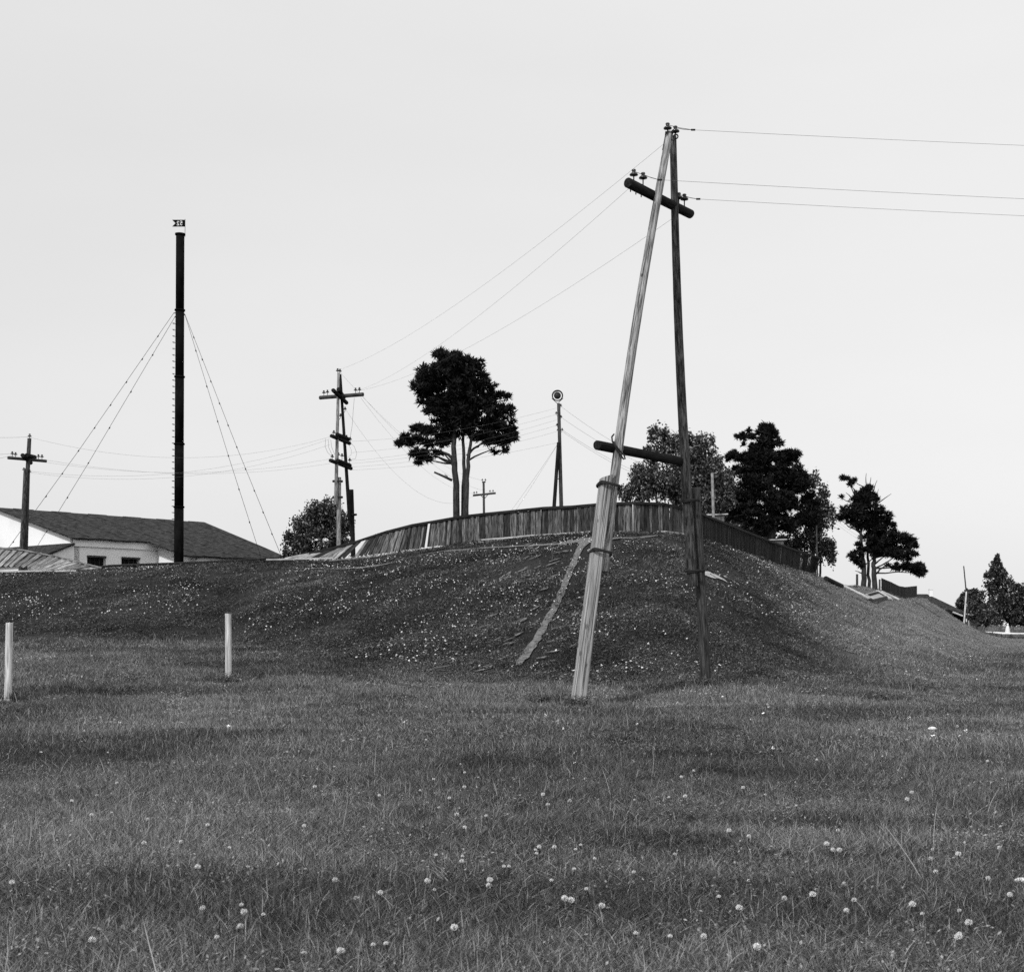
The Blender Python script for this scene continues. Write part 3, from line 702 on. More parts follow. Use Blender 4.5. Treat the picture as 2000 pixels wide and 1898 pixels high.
# ------------------------------------------------------------------ chimney stack with vane and guys
def build_stack():
    Y = 58.0; P = lambda px, py, dy=0.0: W(px, py, Y + dy)
    b = P(349, 1106); b.z = float(gz(b.x, b.y)); top = P(352, 458)
    t = thing('chimney_stack', 'tall thin black steel chimney held by guy wires', 'chimney', b)
    secs = [1112, 990, 867, 736, 606, 458]
    ax = lambda py: P(349 + (1106 - py) / 648 * 3, py)
    for i in range(5):
        p0, p1 = ax(secs[i]), ax(secs[i + 1])
        if i == 0: p0.z = b.z - .3
        link('pipe_section', lathe_mesh('pipe_section', [(.198 - .006 * i, 0), (.198 - .006 * i, (p1 - p0).length)], 28), M_stack, t, axis_matrix(p0, p1))
        link('flange', lathe_mesh('flange', [(.18, -.03), (.232 - .004 * i, -.03), (.232 - .004 * i, .03), (.18, .03)], 24), M_stack, t, axis_matrix(p1, p1 + (p1 - p0)))
    # step irons
    py = 632
    while py < 1092:
        c = ax(py); x = c.x - .19
        tube('step_iron', [Vector((x, c.y - .09, c.z)), Vector((x - .09, c.y - .09, c.z)), Vector((x - .09, c.y + .09, c.z)), Vector((x, c.y + .09, c.z))], .011, M_iron, t, 5)
        py += 12.3
    # guy wires with strain beads, to iron stakes in the ground behind the crest
    for (sx, sy, ex, ey, dy, k) in ((339, 612, 62, 1004, -1.5, 0), (341, 620, 108, 1006, 2.0, 1), (361, 614, 500, 1056, 2.0, 2), (362, 616, 545, 1074, -1.5, 3)):
        p0 = P(sx, sy); q = P(ex, ey, dy); d = q - p0
        # run on down to the ground
        f = 1.0
        while True:
            e = p0 + d * f
            if e.z <= float(gz(e.x, e.y)) - .05 or f > 1.8: break
            f += .004
        gy = tube('guy_wire', [p0, (p0 + e) / 2 + Vector((0, 0, -.12)), e], .010, M_wire, t, 5)
        n = 11 if k in (0, 3) else 7
        Vs, Fs = [], []
        for j in range(n):
            u = (j + 1) / (n + 1); c = p0.lerp(e, u); c.z -= 4 * .12 * u * (1 - u)
            V, Fc = tube_np([c - d.normalized() * .05, c, c + d.normalized() * .05], [.012, .032, .012], 6); merge_into(Vs, Fs, V, Fc)
            bo = link('bead', set_mesh(bpy.data.meshes.new('bead'), V, Fc, True), M_iron, None); bo.parent = gy
        tube('clamp', [P(352, 609), p0], .02, M_iron, t, 6)
    # pennant shaped vane, the figures 52 cut through it and seen from behind
    x0, x1, z1, z0 = P(336, 0).x, P(361.3, 0).x, P(0, 429.6).z, P(0, 443).z; yv = Y
    v = link('vane', None, None, t, Matrix.Translation((0, 0, 0))) if False else None
    mast = tube('vane_mast', [ax(458) + Vector((.20, 0, -.1)), Vector((P(361.6, 0).x, Y, z1 + .03))], .010, M_iron, t, 6)
    NXc, NZc = 56, 28; Wd, Hd = x1 - x0, z1 - z0
    def arc(cx, cy, r, a0, a1, n=10, ry=None): return [(cx + r * math.cos(R(a0 + (a1 - a0) * k / n)), cy + (ry or r) * math.sin(R(a0 + (a1 - a0) * k / n))) for k in range(n + 1)]
    five = [(.9, 1.0), (.15, 1.0), (.10, .55)] + arc(.42, .34, .42, 110, -140, 12, .30)
    two = arc(.45, .70, .40, 170, -20, 10, .28) + [(.05, .04), (.95, .04)]
    def inside(u, v_):     # u 0..1 left to right as seen, v_ 0..1 upwards
        if u < .26 * (1 - abs(v_ - .5) / .5): return False          # swallow tail
        for gx, st in ((.62, five), (.375, two)):
            w_, h_ = .165, .58; q = ((1 - (u - gx) / w_), (v_ - .21) / h_)       # mirrored: we see the back
            for i in range(len(st) - 1):
                ax_, ay = st[i]; bx, by = st[i + 1]; dx, dy = (bx - ax_) * w_, (by - ay) * h_ * Hd / Wd; px_, py_ = (q[0] - ax_) * w_, (q[1] - ay) * h_ * Hd / Wd
                tt = max(0, min(1, (px_ * dx + py_ * dy) / (dx * dx + dy * dy + 1e-9)))
                if math.hypot(px_ - tt * dx, py_ - tt * dy) < .027: return False
        return True
    Vs, Fs = [], []; cell_h = Hd / NZc
    for r in range(NZc):
        k = 0
        while k < NXc:
            if not inside((k + .5) / NXc, (r + .5) / NZc): k += 1; continue
            k1 = k
            while k1 < NXc and inside((k1 + .5) / NXc, (r + .5) / NZc): k1 += 1
            xa, xb, za, zb = x0 + Wd * k / NXc, x0 + Wd * k1 / NXc, z0 + cell_h * r, z0 + cell_h * (r + 1); o = len(Vs)
            for yy in (yv - .004, yv + .004): Vs += [(xa, yy, za), (xb, yy, za), (xb, yy, zb), (xa, yy, zb)]
            Fs += [(o, o + 1, o + 2, o + 3), (o + 7, o + 6, o + 5, o + 4), (o, o + 4, o + 5, o + 1), (o + 3, o + 2, o + 6, o + 7), (o, o + 3, o + 7, o + 4), (o + 1, o + 5, o + 6, o + 2)]
            k = k1
    vo = link('vane', set_mesh(bpy.data.meshes.new('vane'), Vs, Fs), M_stack, t); vo['label'] = 'swallow-tailed metal vane with the figures 52 cut through'
build_stack()

# ------------------------------------------------------------------ board fences
PLANKS = []
rgp = np.random.default_rng(3)
for i in range(10):
    wdt = .105 + .05 * rgp.random(); V = []
    th = .022
    tl, tr_ = 1 - .03 * rgp.random(), 1 - .03 * rgp.random(); b_l, b_r = .02 * rgp.random(), .02 * rgp.random()
    bow = (rgp.random() - .5) * .015
    for y in (-th / 2, th / 2):
        V += [(-wdt / 2, y, b_l), (wdt / 2, y, b_r), (wdt / 2 + bow, y + bow, .5), (wdt / 2, y, tr_), (-wdt / 2, y, tl), (-wdt / 2 + bow, y + bow, .5)]
    Fc = [(0, 1, 2, 5), (5, 2, 3, 4), (7, 6, 11, 8), (8, 11, 10, 9)] + [(a, (a + 1) % 6, (a + 1) % 6 + 6, a + 6)[::-1] for a in range(6)]
    PLANKS.append([V, Fc])
def plank_meshes(mat):
    r = []
    for V, Fc in PLANKS: me = set_mesh(bpy.data.meshes.new('plank'), V, Fc); me.materials.append(mat); r.append(me)
    return r
PM, PMF, PMD = plank_meshes(M_plank), plank_meshes(M_plank_fallen), plank_meshes(M_plank_dark)
rgf = random.Random(17)
def plank(parent, p, direc, along, height, meshes, name='plank', wscale=1.0):
    """one board from foot p; direc = unit direction of its length, along = fence direction"""
    z = Vector(direc).normalized(); x = Vector(along); x = (x - z * x.dot(z)).normalized(); y = z.cross(x)
    M = Matrix((x * wscale, y, z * height)).transposed().to_4x4(); M.translation = p
    return link(name, rgf.choice(meshes), None, parent, M)

def fence_points(cols, spacing):
    """follow the crest ground through the given (column, row, distance) stations at even spacing"""
    P = [W(c[0], c[1], c[2]) for c in cols]; out = []; acc = 0.0
    for i in range(len(P) - 1):
        d = P[i + 1] - P[i]; Lg = d.length; s = acc
        while s < Lg:
            q = P[i] + d * (s / Lg); out.append((q, d.normalized(), i + s / Lg)); s += (spacing(1000 + F * q.x / q.y) if callable(spacing) else spacing) * rgf.uniform(.88, 1.12)
        acc = s - Lg
    return out

FH = .97
st = [(556, 1090, 49.8), (650, 1091, 49.4), (750, 1080, 48.9), (830, 1068, 48.4), (960, 1054, 47.0), (1080, 1045, 46.0), (1165, 1039, 45.3), (1240, 1038, 45.2), (1300, 1040, 45.6), (1345, 1046, 46.5)]
b = W(1000, 1051, 46.7)
fence1 = thing('board_fence', 'long weathered board fence along the mound top, leaning over at one end', 'fence', b)
ALONG = lambda d: Vector((d.x, d.y, d.z))
tops = []
n1 = 0
for (p, d, s) in fence_points(st, lambda x: float(np.interp(x, [556, 640, 720, 800], [.26, .20, .14, .118]))):
    px = 1000 + F * p.x / p.y
    lean = float(np.interp(px, [556, 600, 640, 680, 720, 780, 860, 930], [78, 66, 50, 38, 24, 13, 4, 0])); back = float(np.interp(px, [556, 640, 720, 900], [22, 22, 14, 2]))
    hgt = FH * float(np.interp(px, [556, 620, 680, 760, 1000, 1280, 1345], [.95, .95, .92, .93, .96, .98, .95])) * rgf.uniform(.97, 1.02)
    direc = Vector((math.sin(R(lean)), math.sin(R(back)) * math.cos(R(lean)), math.cos(R(lean)) * math.cos(R(back))))
    tops.append((p + direc * hgt, direc, px))
    if 675 < px < 691 or 828 < px < 833.5: continue          # missing boards
    q = p.copy(); q.z -= .02
    plank(fence1, q + Vector((0, rgf.uniform(-.008, .008) + (.03 if n1 % 2 else -.005), 0)), direc + Vector((rgf.uniform(-.02, .02), 0, 0)), d, hgt, PMF if (px < 700 and rgf.random() < .6) else PM, wscale=float(np.interp(px, [556, 640, 720, 800], [.75, .95, 1.0, 1.0]))); n1 += 1
# cap rail, foot rail, posts
def rail_through(pts, name, wx, wy, mat, parent, every=14, up=(0, -1, 0)):
    ks = list(range(0, len(pts), every));
    if ks[-1] != len(pts) - 1: ks.append(len(pts) - 1)
    for a, c in zip(ks[:-1], ks[1:]): bar(name, pts[a], pts[c] + (pts[c] - pts[a]).normalized() * .03, wx, wy, mat, parent, up=up)
rail_through([q + Vector((0, -.035, -.02)) for q, _, _ in tops], 'cap_rail', .085, .07, M_rail_dark, fence1, 9)
foot = [p + Vector((0, -.03, .03)) for (p, d, s) in fence_points(st, .16) if 1000 + F * p.x / p.y > 930]
rail_through(foot, 'foot_rail', .05, .045, M_rail_pale, fence1, 14)
for k, (q, d, px) in enumerate(tops):
    if k % 16 == 8 and px > 720:
        z = q - d * FH; bar('post', z + Vector((0, .07, -.35)), q + Vector((0, .07, -.03)), .09, .09, M_rail_dark, fence1)
# boards laid along the foot of the collapsing end
def ground_board(px0, py0, px1, py1, w_, h_, label, mat=M_rail_pale, Ya=None, name='board', dz=.03):
    a = hit(px0, py0) if Ya is None else W(px0, py0, Ya); c = hit(px1, py1) if Ya is None else W(px1, py1, Ya)
    o = bar(name, a + Vector((0, 0, dz)), c + Vector((0, 0, dz)), h_, w_, mat, None, up=(0, -1, 0)); return tag(o, label, 'board')
ground_board(520, 1094.5, 651, 1091.5, .07, .055, 'long pale board lying at the foot of the fallen fence end', Ya=49.0)
ground_board(644, 1097, 742, 1087, .20, .05, 'wide grey board lying below the gap in the leaning fence', M_plank_fallen, Ya=48.5)
ground_board(1010, 1050, 1042, 1047.2, .06, .05, 'short bright board lying at the fence foot near the footpath', Ya=45.6)
# dark edging log along the crest between chimney and the fallen fence
o = tube('edging_log', [W(x, y, 50) + Vector((0, 0, .02)) for x, y in ((160, 1114), (215, 1106), (350, 1101), (450, 1096.5), (545, 1091))], .045, M_rail_dark, None, 8); tag(o, 'dark log edging along the mound crest below the black chimney', 'log')

# fallen fence at the far left
st0 = [(-60, 1105, 49.9), (60, 1108, 49.9), (160, 1112, 49.9)]
fence0 = thing('board_fence', 'fallen bleached fence section with slanting boards in front of the white gable', 'fence', W(60, 1110, 49.9))
tops0 = []
for (p, d, s) in fence_points(st0, .21):
    px = 1000 + F * p.x / p.y
    lean = float(np.interp(px, [-60, 0, 60, 110, 160], [26, 34, 52, 68, 84])); hgt = float(np.interp(px, [-60, 60, 160], [.95, .86, .7])); back = 30
    direc = Vector((math.sin(R(lean)), math.sin(R(back)) * math.cos(R(lean)), math.cos(R(lean)) * math.cos(R(back))))
    tops0.append(p + direc * hgt); plank(fence0, p + Vector((0, .03 * (len(tops0) % 2), 0)), direc, d, hgt, PMF, wscale=float(np.interp(px, [-60, 60, 160], [1.1, .85, .5])))
rail_through([q + Vector((0, -.03, 0)) for q in tops0], 'cap_rail', .05, .06, M_plank_fallen, fence0, 6)
o = bar('sill_board', W(-60, 1116, 49.5), W(150, 1115, 49.5), .14, .06, M_rail_pale, fence0, up=(0, 0, 1))

# right run of the fence, going away along the mound's flank
st2 = [(1347, 1046, 46.8), (1368, 1052, 51), (1413, 1067, 54.2), (1470, 1087, 58.4), (1529, 1106, 63.2), (1589, 1123.5, 69.2)]
fence2 = thing('board_fence', 'dark board fence running away down the flank of the mound', 'fence', W(1470, 1087, 58.4))
tops2 = []
for k2, (p, d, s) in enumerate(fence_points(st2, .105)):
    px = 1000 + F * p.x / p.y; hgt = .93 * rgf.uniform(.98, 1.01)
    lean = float(np.interp(px, [1347, 1560, 1592], [0, 4, 26])); direc = Vector((math.sin(R(lean)), 0, math.cos(R(lean))))
    tops2.append(p + direc * hgt); plank(fence2, p + Vector((-d.y * .024 * (k2 % 2), d.x * .024 * (k2 % 2), -.03)), direc, d, hgt, PMD)
rail_through([q + Vector((.05, -.03, -.03)) for q in tops2], 'cap_rail', .09, .07, M_rail_dark, fence2, 12)
for k in range(10, len(tops2), 18): bar('post', tops2[k] - Vector((.06, -.05, 1.25)), tops2[k] + Vector((-.06, .05, -.04)), .09, .09, M_rail_dark, fence2)
b = W(1596.5, 1128, 70); b.z = float(gz(b.x, b.y)); tag(log('fence_post', b - Vector((0, 0, .2)), W(1595, 1026, 70), .045, .035, M_stub_dark, None, seg=8, rings=6, seed=81), 'tall thin pole at the far end of the dark flank fence', 'post')

# short curved fence near the pines
st3 = [(1722, 1157, 91), (1740, 1163, 94), (1756, 1169, 97), (1768, 1171, 99), (1780, 1170, 103), (1791, 1168, 107)]
hp = [(1722, 1127.5), (1740, 1135), (1756, 1143), (1768, 1145), (1780, 1144), (1791, 1143)]
fence3 = thing('board_fence', 'short dark curved board fence beside the pine group', 'fence', W(1756, 1169, 97))
tops3 = []
for (p, d, s) in fence_points(st3, .17):
    px = 1000 + F * p.x / p.y; ty = float(np.interp(px, [h[0] for h in hp], [h[1] for h in hp])); hgt = CAMZ + (HZ - ty) / F * p.y - p.z
    tops3.append(p + Vector((0, 0, hgt))); plank(fence3, p - Vector((0, 0, .08)), (0, 0, 1), d, hgt + .05, PMD)
rail_through([q + Vector((0, .05, -.15)) for q in tops3], 'rail', .08, .05, M_rail_dark, fence3, 8)
rail_through([q + Vector((0, .05, -.65)) for q in tops3], 'rail', .08, .05, M_rail_dark, fence3, 8)

# timber hatch frame and boards on the flank below the pines
fr = [hit(1691, 1168), hit(1706, 1177), hit(1731, 1170), hit(1714, 1161)]
cen = sum(fr, Vector()) / 4
for i in range(4): KEEP.append((fr[i].x, fr[i].y, cen.x, cen.y, .5, 0.5))
hatch = thing('hatch_frame', 'square timber frame lying open on the mound flank below the pines', 'frame', cen)
me = set_mesh(bpy.data.meshes.new('sand_fill'), [q + Vector((0, 0, .10)) for q in fr] + [q - Vector((0, 0, .2)) for q in fr], [(0, 1, 2, 3), (0, 4, 5, 1), (1, 5, 6, 2), (2, 6, 7, 3), (3, 7, 4, 0)])
link('sand_fill', me, M_sand, hatch)
for i in range(4):
    a, c = fr[i], fr[(i + 1) % 4]; bar('frame_board', a + Vector((0, 0, .10)), c + Vector((0, 0, .10)), .16, .10, M_stub_dark if i in (0, 1) else M_rail_dark, hatch, up=(0, 0, 1))
    bar('trim_board', a + Vector((0, 0, .185)), c + Vector((0, 0, .185)), .05, .03, M_rail_pale, hatch, up=(0, 0, 1))
for q0, q1, lb in (((1649, 1148.5), (1697, 1172), 'long pale board running down the flank to the timber frame'), ((1713, 1157), (1739, 1172.5), 'pale board lying beside the timber frame under the pines'), ((1722, 1158), (1757, 1174), 'pale board lying along the foot of the curved fence')):
    a, c = hit(*q0), hit(*q1); o = bar('board', a + Vector((0, 0, .1)), c + Vector((0, 0, .1)), .20, .07, M_rail_pale, None, up=(0, 0, 1)); tag(o, lb, 'board')
a, c = hit(1613, 1137, 5), hit(1644, 1150, 5); tag(log('edging_log', a + Vector((0, 0, .18)), c + Vector((0, 0, .14)), .13, .12, M_rail_dark, None, seg=10, rings=4, seed=83), 'thick dark log lying on the crest between fence end and pines', 'log')
b = W(1674, 1148, 84); b.z = float(gz(b.x, b.y)); tag(log('fence_post', b - Vector((0, 0, .2)), W(1674, 1121, 84), .075, .07, M_stub_dark, None, seg=10, rings=4, seed=84), 'lone dark post next to the pine trunks', 'post')
b = W(1718, 1153, 90); b.z = float(gz(b.x, b.y)); tag(log('fence_post', b - Vector((0, 0, .2)), W(1718, 1131, 90), .07, .06, M_concrete, None, seg=10, rings=4, seed=85), 'grey post at the end of the curved fence', 'post')

# grey pole and sheds behind the flank fence
b = W(1396.5, 1020, 62); b.z = float(gz(b.x, b.y)); tag(log('pole', b - Vector((0, 0, .3)), W(1391, 924, 62), .075, .06, M_concrete, None, seg=10, rings=6, seed=86), 'plain grey pole rising behind the fence among the birches', 'pole')
def small_shed(px0, px1, py_top, Y, label, roof_over=.15):
    a, c = W(px0, py_top, Y), W(px1, py_top, Y); zg = float(gz((a.x + c.x) / 2, Y + .8)) - .2
    t = thing('shed', label, 'shed', ((a.x + c.x) / 2, Y + .8, zg))
    wd = c.x - a.x
    nb = max(4, int(wd / .16)); s = wd / nb
    for k in range(nb): bar('plank', Vector((a.x + s * (k + .5), Y + rgf.uniform(-.01, .01), zg)), Vector((a.x + s * (k + .5), Y, a.z - .06)), s * .94, .03, M_shed, t)
    for k in range(8):
        for x in (a.x - .0, c.x + .0): bar('plank', Vector((x, Y + .12 + k * .2, zg)), Vector((x, Y + .12 + k * .2, a.z - .06)), .03, .19, M_shed, t)
    bar('roof', Vector((a.x - roof_over, Y + .7, a.z - .03)), Vector((c.x + roof_over, Y + .7, a.z + .01)), .05, 1.9, M_rail_pale, t, up=(0, -1, 0))
small_shed(1384, 1414, 1005, 63, 'small pale plank shed behind the flank fence below the grey pole')
small_shed(1494, 1530, 1054, 72, 'low pale plank shed behind the flank fence under the dark pine')

# ------------------------------------------------------------------ long white building on the left
def build_barn():
    ph = R(50); ax = Vector((math.cos(ph), math.sin(ph), 0)); ou = Vector((math.sin(ph), -math.cos(ph), 0)); up = Vector((0, 0, 1))
    C0 = W(144.5, 1050, 64); s = 6.66; ze = C0.z; zr = CAMZ + 235 / F * 68.3; zg = 1.9
    Lb = 12.5; e = 2.75; t0 = 4.6; zl = 4.72
    t = thing('barn', 'long low whitewashed building with a dark sheet roof behind the mound', 'building', (C0.x, C0.y, zg))
    def pt(al, off, z): q = C0 + ax * al + ou * off; return Vector((q.x, q.y, z))
    def slab(name, poly, n, th, mat, parent):
        n = Vector(n).normalized(); k = len(poly); V = list(poly) + [q - n * th for q in poly]
        Fc = [tuple(range(k)), tuple(range(2 * k - 1, k - 1, -1))] + [(i, i + k, (i + 1) % k + k, (i + 1) % k) for i in range(k)]
        return link(name, set_mesh(bpy.data.meshes.new(name), V, Fc), mat, parent)
    # gable wall (pentagon) and front wall with window openings
    gw = slab('gable_wall', [pt(0, 0, zg), pt(0, 0, ze - .05), pt(0, -s, zr - .08), pt(0, -2 * s, ze - .05), pt(0, -2 * s, zg)], -ax, .3, M_wall, t); gw['label'] = 'bright gable wall'
    zt = CAMZ + (HZ - 1087.5) / F * 64.6; zb = zt - 1.3
    def win_al(px):      # distance along the front wall for a photo column
        k = (px - 1000) / F; return (k * C0.y - C0.x) / (ax.x - k * ax.y)
    wins = [(win_al(170), win_al(207)), (win_al(237), win_al(273))]
    segs = [(0, wins[0][0], zg, ze), (wins[0][1], wins[1][0], zg, ze), (wins[1][1], t0, zg, ze)]
    for a, b2, z0, z1 in segs: slab('front_wall', [pt(a, 0, z0), pt(b2, 0, z0), pt(b2, 0, z1), pt(a, 0, z1)], ou, .3, M_wall, t)
    for a, b2 in wins:
        slab('lintel_wall', [pt(a, 0, zt), pt(b2, 0, zt), pt(b2, 0, ze), pt(a, 0, ze)], ou, .3, M_wall, t)
        slab('sill_wall', [pt(a, 0, zg), pt(b2, 0, zg), pt(b2, 0, zb), pt(a, 0, zb)], ou, .3, M_wall, t)
        wn = slab('window', [pt(a, -.22, zb), pt(b2, -.22, zb), pt(b2, -.22, zt), pt(a, -.22, zt)], ou, .03, M_pit, t)
        bar('frame', pt(a, .0, zt + .03), pt(b2, .0, zt + .03), .09, .10, M_stub_dark, wn)
        for k in range(1, 4): f = a + (b2 - a) * k / 4; bar('frame', pt(f, -.16, zb), pt(f, -.16, zt), .03, .03, M_stub_dark, wn)
    # cornice under the eave
    bar('cornice', pt(-.02, .03, ze - .22), pt(t0, .03, ze - .22), .10, .34, M_wall, t, up=up)
    # wider right part
    slab('side_wall', [pt(t0, 0, zg), pt(t0, e, zg), pt(t0, e, zl), pt(t0, 0, ze)], -ax, .3, M_wall, t)
    slab('front_wall', [pt(t0, e, zg), pt(11, e, zg), pt(11, e, zl), pt(t0, e, zl)], ou, .3, M_wall, t)
    slab('end_wall', [pt(11, e, zg), pt(11, e, zl), pt(11, -s, zr - .1), pt(11, -2 * s, ze), pt(11, -2 * s, zg)], ax, .3, M_wall, t)
    # roof: corrugated slope built from sheets
    ns = 12
    roof = None
    nrm = (Vector((0, 0, 1)) + ou * ((zr - ze) / s)).normalized()
    def zroof(off): return ze + .05 + (zr - ze) * (-off / s) if off < 0 else ze + .05 - (ze - zl) * off / e
    for k in range(ns):
        a0, a1 = -.25 + (Lb + .25) * k / ns, -.25 + (Lb + .25) * (k + 1) / ns
        o1 = .25 if a1 <= t0 + .3 else e + .2; dz = .02 * (k % 2)
        b0, b1 = (a0, a1)
        # the far end is cut back towards the eave
        cut = lambda al, off: min(al, Lb - max(0, (off + s) / (s + e)) * 1.7)
        ridge0, ridge1 = pt(a0, -s, zr + .05 + dz), pt(a1 + .02, -s, zr + .05 + dz)
        mid0, mid1 = pt(cut(a0, 0), 0, zroof(0) + dz), pt(cut(a1 + .02, 0), 0, zroof(0) + dz)
        low0, low1 = pt(cut(a0, o1), o1, zroof(o1) + dz), pt(cut(a1 + .02, o1), o1, zroof(o1) + dz)
        V = [ridge0, ridge1, mid1, low1, low0, mid0]; V2 = [q - nrm * .07 for q in V]
        Fc = [(0, 5, 2, 1), (5, 4, 3, 2), (6, 7, 8, 11), (11, 8, 9, 10)] + [(i, i + 6, (i + 1) % 6 + 6, (i + 1) % 6)[::-1] for i in range(6)]
        link('roof_sheet', set_mesh(bpy.data.meshes.new('roof_sheet'), V + V2, Fc), M_roof, t)
        bp = slab('roof_sheet', [pt(a0, -s, zr + .05 + dz), pt(a1, -s, zr + .05 + dz), pt(a1, -2 * s - .25, ze - .02), pt(a0, -2 * s - .25, ze - .02)], (0, 0, 1), .06, M_roof, t)
    # lean-to against the gable
    k1 = 2.6; zt2, zl2 = CAMZ + 168 / F * 64, CAMZ + 168 / F * 64 - 1.05
    slab('lean_to_roof', [pt(-.02, .12, zt2), pt(-k1, .12, zl2), pt(-k1, -9, zl2), pt(-.02, -9, zt2)], (0, 0, 1), .09, M_roof, t)
    slab('lean_to_wall', [pt(0, 0, zg), pt(-k1 + .15, 0, zg), pt(-k1 + .15, 0, zl2 - .02), pt(0, 0, zt2 - .11)], ou, .25, M_wall, t)
    slab('lean_to_wall', [pt(-k1 + .15, 0, zg), pt(-k1 + .15, -9, zg), pt(-k1 + .15, -9, zl2 - .03), pt(-k1 + .15, 0, zl2 - .03)], -ax, .25, M_wall, t)
build_barn()

# ------------------------------------------------------------------ trees
def branch_np(Vs, Fs, pts, r0, r1, seg=7):
    n = len(pts); rr = [r0 + (r1 - r0) * i / (n - 1) for i in range(n)]
    V, Fc = tube_np(pts, rr, seg); merge_into(Vs, Fs, V, Fc)

def wob(p0, p1, n, amp, rg):
    p0, p1 = Vector(p0), Vector(p1); out = [p0]
    for i in range(1, n): q = p0.lerp(p1, i / n); out.append(q + Vector((rg.uniform(-amp, amp), rg.uniform(-amp, amp), rg.uniform(-amp * .6, amp * .6))))
    return out + [p1]

def sample_blobs(blobs, Y, n, rg, shell=.5, depth=1.0, clump=14, crad=.31):
    """random points gathered in clumps through ellipsoids given in photo pixels round a tree standing at distance Y"""
    s = Y / F; nc = max(len(blobs) * 2, n // clump)
    A = np.array([b[2] * b[3] for b in blobs], float) ** .85; A /= A.sum(); k = rg.choice(len(blobs), nc, p=A); k[:len(blobs)] = np.arange(len(blobs))
    B = np.array([b[:4] for b in blobs], float)[k]
    d = rg.normal(size=(nc, 3)); d /= np.linalg.norm(d, axis=1, keepdims=True)
    r = rg.random(nc) ** (1 / 3.0); r = np.where(rg.random(nc) < shell, .78 + .26 * rg.random(nc), r)
    rx, rz = B[:, 2] * s, B[:, 3] * s; ry = np.minimum(rx, 1.6 * rz) * depth * 1.1
    c = np.stack([(B[:, 0] - 1000) * s + d[:, 0] * r * rx, Y + d[:, 1] * r * ry, CAMZ + (HZ - B[:, 1]) * s + d[:, 2] * r * rz], -1)
    q = rg.integers(0, nc, n); cr = np.minimum(crad, .55 * np.minimum(rx, rz))[q][:, None] * (.6 + .8 * rg.random(nc))[q][:, None]
    e = rg.normal(size=(n, 3)); e /= np.linalg.norm(e, axis=1, keepdims=True); P = c[q] + e * cr * rg.random((n, 1)) ** .4 * np.array([1.15, 1.15, .6])
    D = d[q] * .6 + e * .6; return P, D

def needle_tufts(P, D, size, rg, nn=9, width=.10):
    """each tuft: nn thin needle-bundle triangles fanning outward and up"""
    n = len(P); ax = D * .7 + np.array([0, 0, .75]); ax /= np.linalg.norm(ax, axis=1, keepdims=True)
    T = np.repeat(P, nn, 0); A = np.repeat(ax, nn, 0); j = rg.normal(size=(n * nn, 3)); dirs = A * .55 + j * .62; dirs /= np.linalg.norm(dirs, axis=1, keepdims=True)
    ln = size * (.6 + .6 * rg.random((n * nn, 1))); sd = np.cross(dirs, rg.normal(size=(n * nn, 3))); sd /= np.linalg.norm(sd, axis=1, keepdims=True) + 1e-9
    wd = ln * width
    a = T - sd * wd; b = T + sd * wd; m = T + dirs * ln * .7 + sd * wd * .8; e = T + dirs * ln
    V = np.stack([a, b, m, e], 1).reshape(-1, 3); Fq = np.arange(len(V)).reshape(-1, 4)
    tone = np.repeat(.5 + 1.1 * rg.random(n) ** 2, nn) * (.75 + .5 * rg.random(n * nn))
    return V, Fq, tone

def leaves(P, size, rg, hang=.6):
    """small leaf quads, hanging"""
    n = len(P); d = rg.normal(size=(n, 3)) * .55 + np.array([0, 0, -hang]); d /= np.linalg.norm(d, axis=1, keepdims=True)
    sd = np.cross(d, rg.normal(size=(n, 3))); sd /= np.linalg.norm(sd, axis=1, keepdims=True) + 1e-9
    s = size * (.6 + .8 * rg.random((n, 1)))
    V = np.stack([P, P + d * s * .45 + sd * s * .34, P + d * s, P + d * s * .45 - sd * s * .34], 1).reshape(-1, 3)
    return V, np.arange(len(V)).reshape(-1, 4), .2 + .5 * rg.random(n) + (rg.random(n) < .24) * (.9 + 1.2 * rg.random(n))

